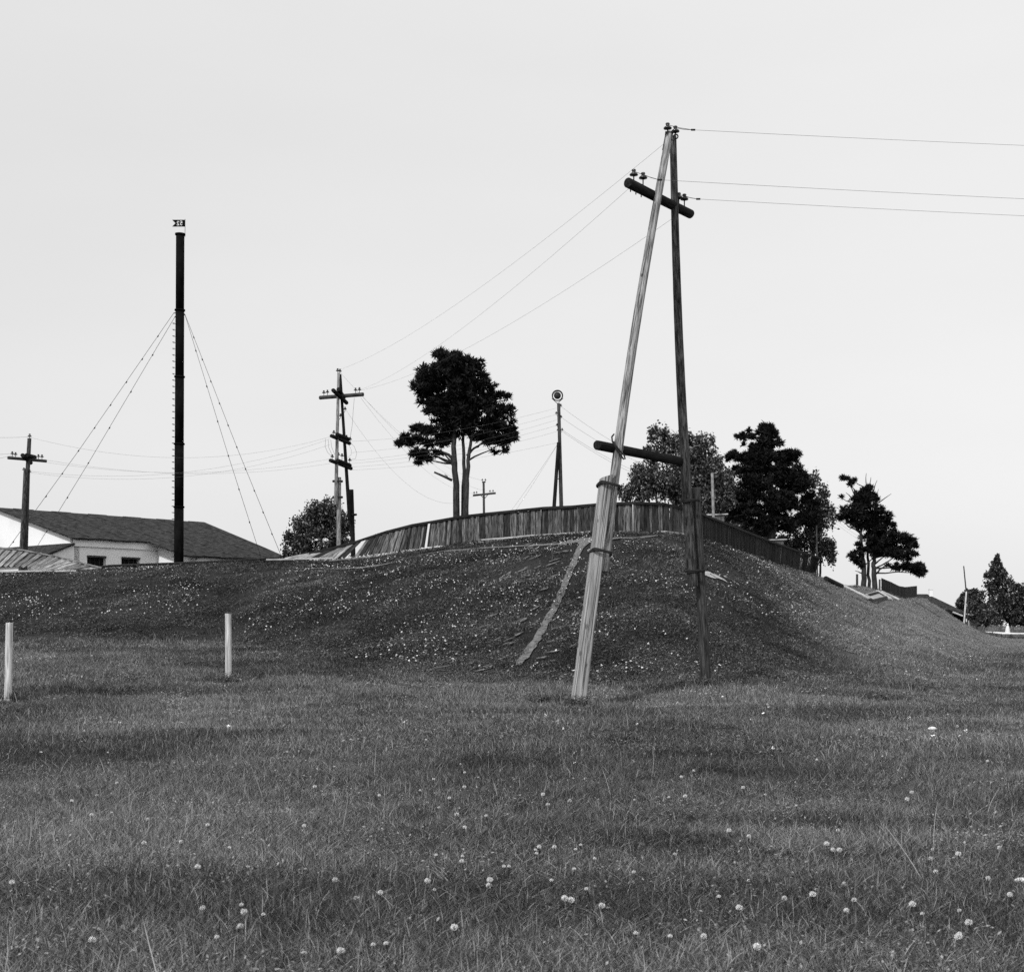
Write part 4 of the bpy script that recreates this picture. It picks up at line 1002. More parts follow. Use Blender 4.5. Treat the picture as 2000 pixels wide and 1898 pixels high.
def pine(name, label, Y, blobs, trunks, limbs, n, tuft, seed, group=None, twigs=(), width=.13, nn=9):
    rg = np.random.default_rng(seed); rr = random.Random(seed)
    b = W(trunks[0][0][0][0], trunks[0][0][0][1], Y); b.z = float(gz(b.x, b.y))
    t = thing(name, label, 'tree', b, group)
    for k, (path, r0, r1) in enumerate(trunks):
        pts = [W(q[0], q[1], Y + (q[2] if len(q) > 2 else 0)) for q in path]; pts[0].z = float(gz(pts[0].x, pts[0].y)) - .2
        fine = [pts[0]]
        for i in range(len(pts) - 1): fine += wob(pts[i], pts[i + 1], 4, .04, rr)[1:]
        Vs, Fs = [], []; branch_np(Vs, Fs, fine, r0, r1, 10); link('trunk', set_mesh(bpy.data.meshes.new('trunk'), Vs, Fs, True), M_bark, t)
    Vs, Fs = [], []
    for path, r0, r1 in limbs:
        pts = [W(q[0], q[1], Y + (q[2] if len(q) > 2 else 0)) for q in path]; fine = [pts[0]]
        for i in range(len(pts) - 1): fine += wob(pts[i], pts[i + 1], 3, .05, rr)[1:]
        branch_np(Vs, Fs, fine, r0, r1, 6)
    # limbs reaching into every clump
    for bl in blobs:
        c = W(bl[0], bl[1], Y); tp = min((q for path, _, _ in trunks for q in path[1:]), key=lambda q: (q[0] - bl[0]) ** 2 + (q[1] - bl[1] - 25) ** 2 * .7)
        q = W(tp[0], max(tp[1], bl[1] + 2), Y); branch_np(Vs, Fs, wob(q, c, 4, .10, rr), .055, .018, 5)
        for m in range(4):
            e = c + Vector((rr.uniform(-.8, .8) * bl[2], rr.uniform(-.8, .8) * bl[2], rr.uniform(-.5, .8) * bl[3])) * (Y / F); branch_np(Vs, Fs, wob(c, e, 3, .05, rr), .02, .008, 4)
    link('limbs', set_mesh(bpy.data.meshes.new('limbs'), Vs, Fs, True), M_bark, t)
    for path in twigs:
        pts = [W(q[0], q[1], Y) for q in path]; Vs, Fs = [], []; branch_np(Vs, Fs, wob(pts[0], pts[-1], 4, .04, rr) if len(pts) == 2 else pts, .075 if len(pts) == 3 and Y < 80 else .045, .05 if len(pts) == 3 and Y < 80 else .012, 6); link('dead_branch', set_mesh(bpy.data.meshes.new('dead_branch'), Vs, Fs, True), M_bark, t)
    P, D = sample_blobs(blobs, Y, n, rg, .6); V, Fq, tone = needle_tufts(P, D, tuft, rg, nn, width)
    link('crown', mesh_np('crown', V, Fq, False, tone), M_needles, t)
    return t

pine('pine_tree', 'big dark pine with several trunks and a broken branch behind the long fence', 68.0,
     [(872, 698, 26, 12), (893, 717, 44, 22), (859, 730, 38, 22), (910, 741, 42, 28), (836, 754, 28, 20), (872, 767, 46, 28), (932, 771, 32, 26), (842, 788, 24, 14), (889, 799, 46, 26), (859, 809, 28, 16), (970, 788, 22, 18), (942, 809, 44, 22), (910, 830, 46, 20), (986, 803, 15, 12), (974, 830, 34, 15), (1004, 848, 18, 7), (964, 852, 42, 15), (970, 872, 28, 12), (872, 843, 30, 15), (842, 858, 32, 17), (804, 858, 24, 11), (789, 866, 14, 10), (829, 884, 28, 12), (829, 899, 15, 7), (822, 842, 17, 8), (812, 834, 7, 4), (978, 770, 8, 7), (990, 782, 6, 8)],
     [([(893, 1010), (891, 960), (888, 905), (887, 860), (885, 800), (878, 740), (872, 705)], .19, .05), ([(903, 1008, .3), (905, 950, .35), (906, 890, .3), (903, 830, .2), (905, 770, 0)], .12, .05), ([(910, 1006, -.2), (912, 945, -.3), (914, 900, -.3), (920, 860, -.3), (935, 800, -.2)], .14, .05)],
     [([(890, 905), (876, 888), (850, 878), (825, 880)], .10, .03), ([(891, 918), (880, 900), (868, 885)], .07, .03), ([(912, 890), (925, 876), (945, 865), (965, 868)], .08, .02), ([(914, 895), (922, 880), (938, 868)], .06, .02)],
     5200, .27, 201, twigs=[[(883, 938), (866, 930), (848, 922)], [(876, 934), (869, 925)]])
pine('pine_tree', 'dark broad pine with a jagged pointed top behind the flank fence', 74.0,
     [(q[0], q[1], q[2] * .88, q[3] * .78) for q in [(1499, 833, 13, 8), (1499, 848, 20, 13), (1503, 867, 25, 16), (1468, 871, 24, 8), (1447, 853, 10, 5), (1463, 840, 4, 2.5), (1467, 854, 6, 3), (1440, 892, 22, 10), (1482, 893, 38, 20), (1534, 894, 32, 14), (1558, 888, 8, 5), (1459, 916, 36, 15), (1524, 926, 48, 26), (1471, 944, 42, 22), (1552, 946, 34, 20), (1447, 967, 36, 16), (1506, 981, 56, 28), (1572, 983, 30, 22), (1455, 1006, 36, 18), (1517, 1023, 48, 22), (1575, 1012, 26, 18), (1430, 990, 20, 14), (1470, 1040, 30, 14)]],
     [([(1508, 1090), (1507, 1000), (1503, 920), (1500, 840)], .28, .05)],
     [([(1507, 940), (1480, 905), (1450, 890)], .07, .02), ([(1505, 960), (1540, 930), (1560, 900)], .07, .02), ([(1500, 876), (1480, 862), (1462, 838)], .04, .012), ([(1507, 1020), (1470, 1000), (1440, 985)], .06, .02)],
     6800, .25, 202, twigs=[[(1497, 832), (1487, 820)]])
pine('pine_tree', 'group of slim pine trunks with a wind-swept crown and bare dead twigs on top', 88.0,
     [(1693, 957, 12, 7), (1687, 973, 20, 11), (1667, 997, 20, 12), (1698, 989, 27, 17), (1720, 1007, 16, 11), (1685, 1013, 30, 14), (1705, 1027, 28, 13), (1637, 1013, 7, 4), (1647, 1011, 9, 5), (1738, 1025, 9, 8), (1716, 1051, 32, 16), (1751, 1047, 20, 13), (1771, 1060, 15, 10), (1785, 1068, 8, 5), (1734, 1073, 38, 14), (1760, 1082, 26, 12), (1702, 1078, 20, 7), (1749, 1108, 24, 5), (1782, 1106, 16, 9), (1796, 1117, 9, 6), (1671, 1086, 11, 8), (1678, 1101, 9, 6), (1682, 1064, 7, 7), (1650, 934, 7, 4), (1661, 944, 4, 5), (1672, 940, 4, 3), (1645, 973, 3, 2)],
     [([(1688, 1155), (1687, 1120), (1685, 1090), (1681, 1042), (1685, 990)], .19, .05), ([(1698, 1154, .4), (1696, 1110, .4), (1694, 1067, .3), (1697, 1010, .1)], .11, .05), ([(1708, 1157, -.2), (1707, 1110, -.2), (1707, 1090, -.1), (1706, 1030), (1695, 960)], .18, .04)],
     [([(1708, 1124), (1718, 1112), (1730, 1104), (1752, 1106)], .07, .02), ([(1708, 1102), (1720, 1092), (1735, 1082)], .06, .02), ([(1688, 990), (1670, 960), (1651, 936)], .04, .012), ([(1690, 1102), (1705, 1090), (1720, 1075)], .05, .02)],
     4200, .26, 203, twigs=[[(1693, 956), (1692, 924)], [(1696, 956), (1701, 932)], [(1703, 965), (1713, 938)], [(1716, 982), (1728, 973), (1741, 964)], [(1683, 1119), (1670, 1114)], [(1700, 962), (1706, 945)], [(1688, 960), (1682, 948)], [(1705, 985), (1716, 955)], [(1665, 975), (1652, 962)], [(1722, 1005), (1730, 992)]])

def leafy(name, label, Y, blobs, trunks, n_str, seed, leaf=.13, drop=.9, per=14, group=None, bark=None, mat=None, shell=.6, crad=None):
    rg = np.random.default_rng(seed); rr = random.Random(seed)
    b = W(trunks[0][0][0][0], trunks[0][0][0][1], Y); b.z = float(gz(b.x, b.y)); t = thing(name, label, 'tree', b, group)
    for path, r0, r1 in trunks:
        pts = [W(q[0], q[1], Y) for q in path]; pts[0].z = float(gz(pts[0].x, pts[0].y)) - .2; fine = [pts[0]]
        for i in range(len(pts) - 1): fine += wob(pts[i], pts[i + 1], 3, .04, rr)[1:]
        Vs, Fs = [], []; branch_np(Vs, Fs, fine, r0, r1, 8); link('trunk', set_mesh(bpy.data.meshes.new('trunk'), Vs, Fs, True), bark or M_bark_birch, t)
    Vs, Fs = [], []
    for bl in blobs:
        tp = min((q for path, _, _ in trunks for q in path[1:]), key=lambda q: (q[0] - bl[0]) ** 2 + (q[1] - bl[1] - 20) ** 2 * .6); c = W(bl[0], bl[1], Y)
        branch_np(Vs, Fs, wob(W(tp[0], max(tp[1], bl[1]), Y), c, 4, .08, rr), .035, .012, 5)
        for m in range(5):
            e = c + Vector((rr.uniform(-.9, .9) * bl[2], rr.uniform(-.9, .9) * bl[2], rr.uniform(-.3, .9) * bl[3])) * (Y / F); branch_np(Vs, Fs, wob(c, e, 3, .05, rr), .014, .006, 4)
    link('limbs', set_mesh(bpy.data.meshes.new('limbs'), Vs, Fs, True), bark or M_bark_birch, t)
    P, D = sample_blobs(blobs, Y, n_str, rg, shell, clump=7, crad=crad or .45 * (Y / 66))
    ln = drop * (.3 + .9 * rg.random(n_str)); out = D.copy(); out[:, 2] = 0
    u = rg.random((n_str, per)); Q = P[:, None, :] + np.stack([out[:, 0:1] * u * .12 * ln[:, None], out[:, 1:2] * u * .12 * ln[:, None], -u * ln[:, None] * .8 + .2 * ln[:, None]], -1) + rg.normal(size=(n_str, per, 3)) * .07
    V, Fq, tone = leaves(Q.reshape(-1, 3), leaf, rg); tone = tone * np.repeat(.6 + .7 * rg.random(n_str), per)
    link('crown', mesh_np('crown', V, Fq, False, tone), mat or M_leaves, t)
    return t

leafy('birch_tree', 'small rounded birch crown behind the two-legged pole and fallen fence end', 64.0,
      [(625, 992, 34, 18), (604, 1017, 30, 20), (646, 1012, 28, 26), (582, 1046, 22, 17), (628, 1046, 42, 24), (670, 1022, 12, 24), (563, 1075, 8, 7), (665, 1055, 16, 14), (594, 1070, 24, 12)],
      [([(628, 1090), (627, 1050), (625, 1005)], .12, .03), ([(634, 1090), (645, 1045), (650, 1010)], .08, .03)], 1100, 211, leaf=.12, drop=.7)
leafy('birch_tree', 'tall airy birch behind the fence corner, seen between the leaning legs', 66.0,
      [(1292, 843, 20, 10), (1320, 848, 28, 12), (1357, 853, 28, 15), (1282, 872, 24, 16), (1329, 880, 42, 24), (1378, 876, 20, 20), (1262, 920, 26, 20), (1310, 930, 48, 28), (1366, 921, 38, 30), (1250, 950, 24, 14), (1212, 958, 18, 10), (1292, 958, 48, 18), (1400, 898, 9, 12), (1389, 965, 42, 24), (1417, 925, 20, 14), (1350, 985, 40, 18)],
      [([(1330, 1030), (1328, 960), (1322, 900), (1318, 850)], .14, .03), ([(1345, 1030), (1360, 950), (1368, 880)], .10, .03), ([(1300, 1030), (1280, 960), (1268, 910)], .08, .03)], 2100, 212, leaf=.13, drop=.9)
leafy('willow_tree', 'drooping leafy tree overhanging the far end of the dark flank fence', 76.0,
      [(1592, 930, 9, 9), (1575, 935, 14, 14), (1608, 952, 11, 12), (1589, 963, 18, 22), (1617, 1000, 11, 11), (1599, 992, 18, 20), (1594, 1054, 28, 22), (1616, 1070, 15, 20), (1564, 1046, 28, 18), (1550, 1068, 20, 10), (1600, 1020, 12, 16), (1626, 1060, 6, 14)],
      [([(1590, 1130), (1588, 1060), (1584, 1000), (1580, 940)], .13, .03), ([(1600, 1130), (1604, 1060), (1606, 980)], .07, .02)], 520, 213, leaf=.15, drop=1.5, bark=M_bark)
leafy('birch_tree', 'dense leafy tree filling the gap between birch and dark pine behind the fence', 78.0,
      [(1420, 960, 22, 20), (1440, 1020, 28, 22), (1412, 1000, 20, 18), (1480, 1050, 30, 16), (1540, 1060, 26, 14), (1405, 945, 14, 18)],
      [([(1435, 1060), (1432, 1010), (1425, 960)], .12, .03)], 900, 214, leaf=.14, drop=.7)
# far trees by the road
def far_tree(label, Y, blobs, trunk, n, seed, leaf, drop, group='trees beyond the far road'):
    return leafy('roadside_tree', label, Y, blobs, [(trunk, .18, .05)], n, seed, leaf, drop, 10, group, M_bark, M_leaves_far, crad=.9)
far_tree('tall pointed leafy tree behind the far board fence', 280.0, [(1947, 1090, 4, 7), (1947, 1105, 10, 10), (1946, 1122, 18, 12), (1952, 1141, 25, 14), (1957, 1161, 30, 16), (1957, 1183, 36, 18), (1956, 1206, 40, 14)], [(1955, 1232), (1952, 1160), (1947, 1095)], 1500, 221, .40, 1.7)
far_tree('round bushy tree right beside the tall pointed one', 276.0, [(1986, 1150, 11, 13), (1989, 1172, 14, 20), (1995, 1200, 20, 18), (2012, 1165, 18, 22), (2020, 1195, 24, 22)], [(2000, 1232), (1998, 1180)], 900, 222, .42, 1.2)
far_tree('loose dark tree behind the distant spliced pole', 240.0, [(1896, 1156, 11, 8), (1907, 1162, 10, 9), (1903, 1178, 17, 13), (1914, 1190, 24, 13), (1903, 1195, 14, 12), (1925, 1205, 26, 12), (1885, 1160, 5, 5)], [(1908, 1230), (1905, 1165)], 800, 223, .36, 1.3)
far_tree('small bush crown above the turf roof', 190.0, [(1875, 1174, 9, 8), (1880, 1183, 8, 8)], [(1876, 1215), (1876, 1175)], 220, 224, .26, .7)
for k in range(7):
    px = 2060 + k * 75; far_tree('leafy tree in the row beyond the far road', 285 + 6 * (k % 3), [(px, 1170, 26, 22), (px - 12, 1195, 28, 20), (px + 16, 1190, 24, 24), (px, 1140 + 8 * (k % 2), 14, 18)], [(px, 1232), (px, 1160)], 420, 230 + k, .5, 1.4)

# ------------------------------------------------------------------ low house, road fence and marker on the right
def build_far_house():
    Y = 158.0; P = lambda px, py, dy=0.0: W(px, py, Y + dy)
    zg = 1.0; ze = P(0, 1198).z; zr = P(0, 1158).z
    t = thing('house', 'low house with a dark hipped roof and white chimney beyond the mound end', 'house', (P(1840, 0).x, Y + 4, zg))
    x0, x1 = P(1770, 0).x, P(1889, 0).x; rx0, rx1 = P(1770, 0).x, P(1834, 0).x; D = 9.0
    def poly(name, V, mat, parent=t):
        n = len(V); a, b2, c = Vector(V[0]), Vector(V[1]), Vector(V[2]); nn = (b2 - a).cross(c - a).normalized() * .12
        W2 = [Vector(q) - nn for q in V]; Fc = [tuple(range(n)), tuple(range(2 * n - 1, n - 1, -1))] + [(i, i + n, (i + 1) % n + n, (i + 1) % n) for i in range(n)]
        return link(name, set_mesh(bpy.data.meshes.new(name), [Vector(q) for q in V] + W2, Fc), mat, parent)
    r = poly('roof', [(x0, Y - .5, ze), (x1, Y - .5, ze), (rx1, Y + D / 2, zr), (rx0, Y + D / 2, zr)], M_roof)
    poly('roof', [(x1, Y - .5, ze), (x1, Y + D + .5, ze), (rx1, Y + D / 2, zr)], M_roof); poly('roof', [(x1, Y + D + .5, ze), (x0, Y + D + .5, ze), (rx0, Y + D / 2, zr), (rx1, Y + D / 2, zr)], M_roof)
    bar('fascia', (x0, Y - .55, ze - .08), (x1 + .05, Y - .55, ze - .08), .12, .06, M_rail_pale, t, up=(0, -1, 0))
    poly('wall', [(x0, Y, zg - 1), (x1 - .5, Y, zg - 1), (x1 - .5, Y, ze), (x0, Y, ze)], M_stub_dark); poly('wall', [(x1 - .5, Y, zg - 1), (x1 - .5, Y + D, zg - 1), (x1 - .5, Y + D, ze), (x1 - .5, Y, ze)], M_stub_dark)
    c = P(1818, 1155, D / 2 - .4); ch = bar('chimney', Vector((c.x, c.y, zr - 1.2)), Vector((c.x, c.y, P(0, 1149).z)), .42, .42, M_wall, t); bar('chimney_cap', Vector((c.x, c.y, P(0, 1149).z)), Vector((c.x, c.y, P(0, 1148).z)), .52, .52, M_wall, ch)
    # awning like log shelter in front of it
    a = P(1846, 1194, -6); s = thing('shelter', 'low dark shelter with a pale front beam at the end of the mound', 'shed', (P(1866, 0).x, Y - 6, zg))
    bar('roof_log', P(1846, 1193, -8), P(1886, 1204, -8), .35, 1.8, M_black_log, s, up=(0, -1, 0)); bar('front_beam', P(1861, 1195, -9), P(1880, 1202.5, -9), .16, .2, M_rail_pale, s, up=(0, -1, 0))
    bar('back_wall', P(1856, 1207, -7.5), P(1886, 1207, -7.5), .9, .15, M_black_log, s, up=(0, -1, 0))
    for px in (1858, 1884): bar('post', Vector((P(px, 0, -8).x, Y - 8, float(gz(P(px, 0, -8).x, Y - 8)) - .2)), P(px, 1200, -8), .16, .16, M_black_log, s)
build_far_house()

def far_fence():
    Y = 268; zg = lambda x: float(gz(x, Y)); xa, xb = W(1895, 0, Y).x, W(2130, 0, Y).x
    t = thing('board_fence', 'distant grey board fence along the far road', 'fence', (xa, Y, zg(xa)))
    Vs, Fs = [], []; rr = random.Random(4); x = xa
    while x < xb:
        h = 1.25 * rr.uniform(.94, 1.05); z = zg(x); wd = .14; o = len(Vs)
        for yy in (Y - .015, Y + .015): Vs += [(x, yy, z), (x + wd, yy, z), (x + wd, yy, z + h), (x + wd / 2, yy, z + h + .05), (x, yy, z + h)]
        Fs += [(o, o + 1, o + 2, o + 3, o + 4), (o + 9, o + 8, o + 7, o + 6, o + 5)] + [(o + i, o + 5 + i, o + 5 + (i + 1) % 5, o + (i + 1) % 5) for i in range(5)]
        x += .18
    pk = link('pickets', set_mesh(bpy.data.meshes.new('pickets'), Vs, Fs), M_plank, t); pk['kind'] = 'stuff'
    for zz in (.35, .95): bar('rail', (xa, Y + .05, zg(xa) + zz), (xb, Y + .05, zg(xb) + zz), .08, .05, M_stub_dark, t, up=(0, -1, 0))
    x = xa
    while x < xb: bar('post', (x, Y + .12, zg(x) - .2), (x, Y + .12, zg(x) + 1.35), .13, .13, M_concrete, t); x += 2.5
    # pale tapered marker
    Y2 = 264; c = W(1968, 1236, Y2); z0 = float(gz(c.x, Y2)); m = thing('roadside_marker', 'small pale tapered marker with a round head before the far board fence', 'marker', (c.x, Y2, z0))
    link('body', lathe_mesh('body', [(.52, 0), (.50, .15), (.36, .9), (.20, 1.42), (.14, 1.5)], 8), M_stone, m, Matrix.Translation((c.x, Y2, z0 - .05)))
    link('head', lathe_mesh('head', [(.06, -.05), (.17, .03), (.22, .17), (.17, .31), (.06, .38)], 10), M_stone, m, Matrix.Translation((c.x, Y2, z0 + 1.42)))
    # far shed gables and a white wall between the trees
    Y3 = 275; 
    for (px, py, wd, hh, lb, wm) in ((1922, 1205, 5.5, 1.6, 'far grey gabled shed half hidden behind the road fence', M_shed), (1908, 1218, 3.2, .8, 'far white cottage glimpsed under the dark tree', M_wall)):
        c = W(px, py, Y3); zg0 = float(gz(c.x, Y3)); s = thing('cottage', lb, 'cottage', (c.x, Y3, zg0)); h0 = c.z - hh
        V = [(c.x - wd / 2, Y3, zg0 - .2), (c.x + wd / 2, Y3, zg0 - .2), (c.x + wd / 2, Y3, h0), (c.x, Y3, c.z), (c.x - wd / 2, Y3, h0)]; V = V + [(x, y + 5, z) for x, y, z in V]
        link('walls', set_mesh(bpy.data.meshes.new('walls'), V, [(0, 1, 2, 3, 4), (9, 8, 7, 6, 5), (0, 4, 9, 5), (1, 6, 7, 2)]), wm, s)
        for sg in (-1, 1): bar('roof', Vector((c.x + sg * (wd / 2 + .3), Y3 + 2.4, h0 - .12)), Vector((c.x, Y3 + 2.4, c.z + .06)), .14, 5.8, M_rail_pale if sg > 0 else M_roof, s, up=(0, -1, 0))
far_fence()

# ------------------------------------------------------------------ stones in the meadow
def stone(px, py, r, label, seed):
    c = hit(px, py); rg = np.random.default_rng(seed); V = []; Fc = []; n, m = 8, 5
    for i in range(m + 1):
        th = math.pi * i / m
        for k in range(n): a = 2 * math.pi * k / n; rr = r * (1 + .25 * (rg.random() - .5)); V.append((c.x + rr * 1.3 * math.sin(th) * math.cos(a), c.y + rr * math.sin(th) * math.sin(a), c.z + .05 + rr * .6 * math.cos(th)))
    for i in range(m):
        for k in range(n): a = i * n + k; b2 = i * n + (k + 1) % n; Fc.append((a, a + n, b2 + n, b2))
    tag(link('stone', set_mesh(bpy.data.meshes.new('stone'), V, Fc, True), M_stone), label, 'stone')
stone(1821, 1431, .045, 'small pale stone lying alone in the open meadow grass', 1)
stone(1994, 1740, .028, 'pale flat stone in the near grass at the meadow edge', 2)
stone(466, 1333, .05, 'small white stone beside the capped white post', 3)

# ------------------------------------------------------------------ grass and flowers
def gn_scatter(name, P, rot, scl, tone, protos, idx, label, cat):
    """one 'stuff' object: points carrying rotation, size, tone; geometry nodes place tufts on them"""
    me = bpy.data.meshes.new(name); n = len(P); me.vertices.add(n); me.vertices.foreach_set('co', np.ascontiguousarray(P, np.float32).ravel())
    for nm, arr, ty in (('rot', rot, 'FLOAT_VECTOR'), ('scl', scl, 'FLOAT_VECTOR')):
        a = me.attributes.new(nm, ty, 'POINT'); a.data.foreach_set('vector', np.ascontiguousarray(arr, np.float32).ravel())
    a = me.attributes.new('tone', 'FLOAT', 'POINT'); a.data.foreach_set('value', np.ascontiguousarray(tone, np.float32))
    a = me.attributes.new('pick', 'INT', 'POINT'); a.data.foreach_set('value', np.ascontiguousarray(idx, np.int32))
    o = bpy.data.objects.new(name, me); C.objects.link(o); tag(o, label, cat, kind='stuff')
    col = bpy.data.collections.new(name + '_tufts')
    for p in protos: col.objects.link(p)
    ng = bpy.data.node_groups.new(name + '_scatter', 'GeometryNodeTree'); ng.interface.new_socket('Geometry', in_out='INPUT', socket_type='NodeSocketGeometry'); ng.interface.new_socket('Geometry', in_out='OUTPUT', socket_type='NodeSocketGeometry')
    N = ng.nodes.new; K = ng.links.new; gi = N('NodeGroupInput'); go = N('NodeGroupOutput'); ci = N('GeometryNodeCollectionInfo'); ci.inputs['Collection'].default_value = col
    ci.inputs['Separate Children'].default_value = True; ci.inputs['Reset Children'].default_value = True
    ip = N('GeometryNodeInstanceOnPoints'); ip.inputs['Pick Instance'].default_value = True
    def at(nm, ty):
        a = N('GeometryNodeInputNamedAttribute'); a.data_type = ty; a.inputs['Name'].default_value = nm; return a.outputs[0]
    er = N('FunctionNodeEulerToRotation'); K(at('rot', 'FLOAT_VECTOR'), er.inputs[0])
    mp = N('GeometryNodeMeshToPoints'); K(gi.outputs[0], mp.inputs[0])
    K(mp.outputs[0], ip.inputs['Points']); K(ci.outputs[0], ip.inputs['Instance']); K(at('pick', 'INT'), ip.inputs['Instance Index']); K(er.outputs[0], ip.inputs['Rotation']); K(at('scl', 'FLOAT_VECTOR'), ip.inputs['Scale']); K(ip.outputs[0], go.inputs[0])
    md = o.modifiers.new('scatter', 'NODES'); md.node_group = ng
    return o

def blade_tuft(name, nb, spread, hmin, hmax, wid, seed, mat, curl=.5, segs=3, lean=.35):
    rg = np.random.default_rng(seed); V = []; Fc = []
    for b in range(nb):
        a = rg.random() * 6.283; r = spread * math.sqrt(rg.random()); x, y = r * math.cos(a), r * math.sin(a)
        h = hmin + (hmax - hmin) * rg.random() ** 1.5; la = rg.random() * 6.283; ln = lean * rg.random() * h; cu = curl * h * rg.random()
        wa = rg.random() * 3.14; wx, wy = math.cos(wa) * wid / 2, math.sin(wa) * wid / 2; o = len(V)
        for s in range(segs):
            t = s / segs; f = 1 - .75 * t * t; px_ = x + math.cos(la) * (ln * t + cu * t * t); py_ = y + math.sin(la) * (ln * t + cu * t * t); z = h * (t - .25 * t * t * (cu / h)) - (.01 if s == 0 else 0)
            V += [(px_ - wx * f, py_ - wy * f, z), (px_ + wx * f, py_ + wy * f, z)]
        V.append((x + math.cos(la) * (ln + cu), y + math.sin(la) * (ln + cu), h * (1 - .25 * cu / h)))
        for s in range(segs - 1): q = o + 2 * s; Fc.append((q, q + 1, q + 3, q + 2))
        q = o + 2 * (segs - 1); Fc.append((q, q + 1, q + 2))
    me = set_mesh(bpy.data.meshes.new(name), V, Fc); me.materials.append(mat)
    bt = np.repeat(.14 + .95 * rg.random(nb) ** 1.6 + (rg.random(nb) < .17) * (.8 + 1.5 * rg.random(nb)), segs).astype(np.float32)
    at = me.attributes.new('bt', 'FLOAT', 'FACE'); at.data.foreach_set('value', bt)
    return bpy.data.objects.new(name, me)

def leaf_tuft(name, n, spread, h, size, seed, mat):
    """low broad-leaved herb: small roundish leaves at different heights"""
    rg = np.random.default_rng(seed); V = []; Fc = []
    for k in range(n):
        a = rg.random() * 6.283; r = spread * math.sqrt(rg.random()); c = Vector((r * math.cos(a), r * math.sin(a), h * (.15 + .85 * rg.random())))
        nrm = Vector((rg.normal() * .5, rg.normal() * .5, 1)).normalized(); x = nrm.orthogonal().normalized(); x.rotate(Quaternion(nrm, rg.random() * 6.28)); y = nrm.cross(x); s = size * (.6 + .8 * rg.random()); o = len(V)
        V += [c - x * s, c + y * s * .55, c + x * s, c - y * s * .55]; Fc.append((o, o + 1, o + 2, o + 3))
    me = set_mesh(bpy.data.meshes.new(name), V, Fc); me.materials.append(mat)
    at = me.attributes.new('bt', 'FLOAT', 'FACE'); at.data.foreach_set('value', (.25 + .8 * rg.random(n) + (rg.random(n) < .14) * 1.3).astype(np.float32))
    return bpy.data.objects.new(name, me)

def place(n, y0, y1, power, umax=.50, umin=-.50):
    """random ground places, density falling with distance as Y**-power"""
    k = 2 - power; r = RNG.random(n)
    Y = (y0 ** k + r * (y1 ** k - y0 ** k)) ** (1 / k) if abs(k) > 1e-6 else y0 * (y1 / y0) ** r
    u = umin + (umax - umin) * RNG.random(n); X = u * Y
    return X, Y

def proto_set(k, nb, spread, hmin, hmax, wid, sg=2):
    """fine grass, longer grass, low broad-leaved herbs"""
    return [blade_tuft('tuft', nb, spread, hmin, hmax, wid, 300 + k + i, M_grass, lean=.9, curl=1.0, segs=sg) for i in range(4)] + [blade_tuft('tuft', int(nb * .6), spread, hmin * 1.4, hmax * 1.5, wid, 310 + k + i, M_grass, lean=.6, curl=.9, segs=sg) for i in range(2)] + \
        [leaf_tuft('tuft', int(nb * 1.5), spread, hmax * .75, wid * 2.3, 320 + k + i, M_grass) for i in range(2)]
def grass_layer(name, n, y0, y1, power, label, protos, umax=.50, pad=.1):
    X, Y = place(n, y0, y1, power, umax, -umax)
    px = 1000 + F * X / Y; t = hill_t(np.clip(px, -1499, 2599), Y); yc = np.interp(np.clip(px, -1499, 2599), G_, CY_)
    keep = (Y < yc + 2.5) & off_path(X, Y, pad); X, Y, px, t = X[keep], Y[keep], px[keep], t[keep]; n = len(X)
    Z = gz(X, Y); tone = turf_tone(X, Y) * (.6 + .8 * RNG.random(n)); herb = (t > .02) & (px < 1600)
    idx = np.where(RNG.random(n) < np.where(herb, .55, .05), 6 + RNG.integers(0, 2, n), np.where(RNG.random(n) < .22, 4 + RNG.integers(0, 2, n), RNG.integers(0, 4, n)))
    s = .8 + .4 * RNG.random(n)
    hs = s * (.6 + .8 * vnoise(X, Y, 1.3, 9))
    # tufts lean with the local slope
    e = .25; gx = (gz(X + e, Y) - gz(X - e, Y)) / (2 * e); gy = (gz(X, Y + e) - gz(X, Y - e)) / (2 * e)
    az = RNG.random(n) * 6.283; ca, sa = np.cos(az), np.sin(az)
    rot = np.stack([np.arctan(gy * 1.0), -np.arctan(gx * 1.0), az * 0], -1)
    # yaw first (about the tuft's own axis), then tilt: Euler XYZ applies X, Y then Z, so express the tilt in yawed axes
    gx2 = gx * ca + gy * sa; gy2 = -gx * sa + gy * ca
    rot = np.stack([np.arctan(gy2), -np.arctan(gx2), az], -1)
    return gn_scatter(name, np.stack([X, Y, Z], -1), rot, np.stack([s, s, hs], -1), tone, protos, idx, label, 'grass')
grass_layer('near_grass', 8000, 4.0, 14, 1.0, 'short matted meadow grass in the foreground', proto_set(0, 190, .24, .025, .085, .0036, 3), .50)
grass_layer('meadow_grass', 12500, 13.5, 34, 1.05, 'short grass covering the meadow up to the mound', proto_set(20, 170, .34, .03, .09, .0065), .47, .2)
grass_layer('mound_grass', 15500, 24, 150, 1.15, 'low dark herbs and grass covering the mound slopes', proto_set(40, 150, .46, .035, .11, .011), .45, .22)

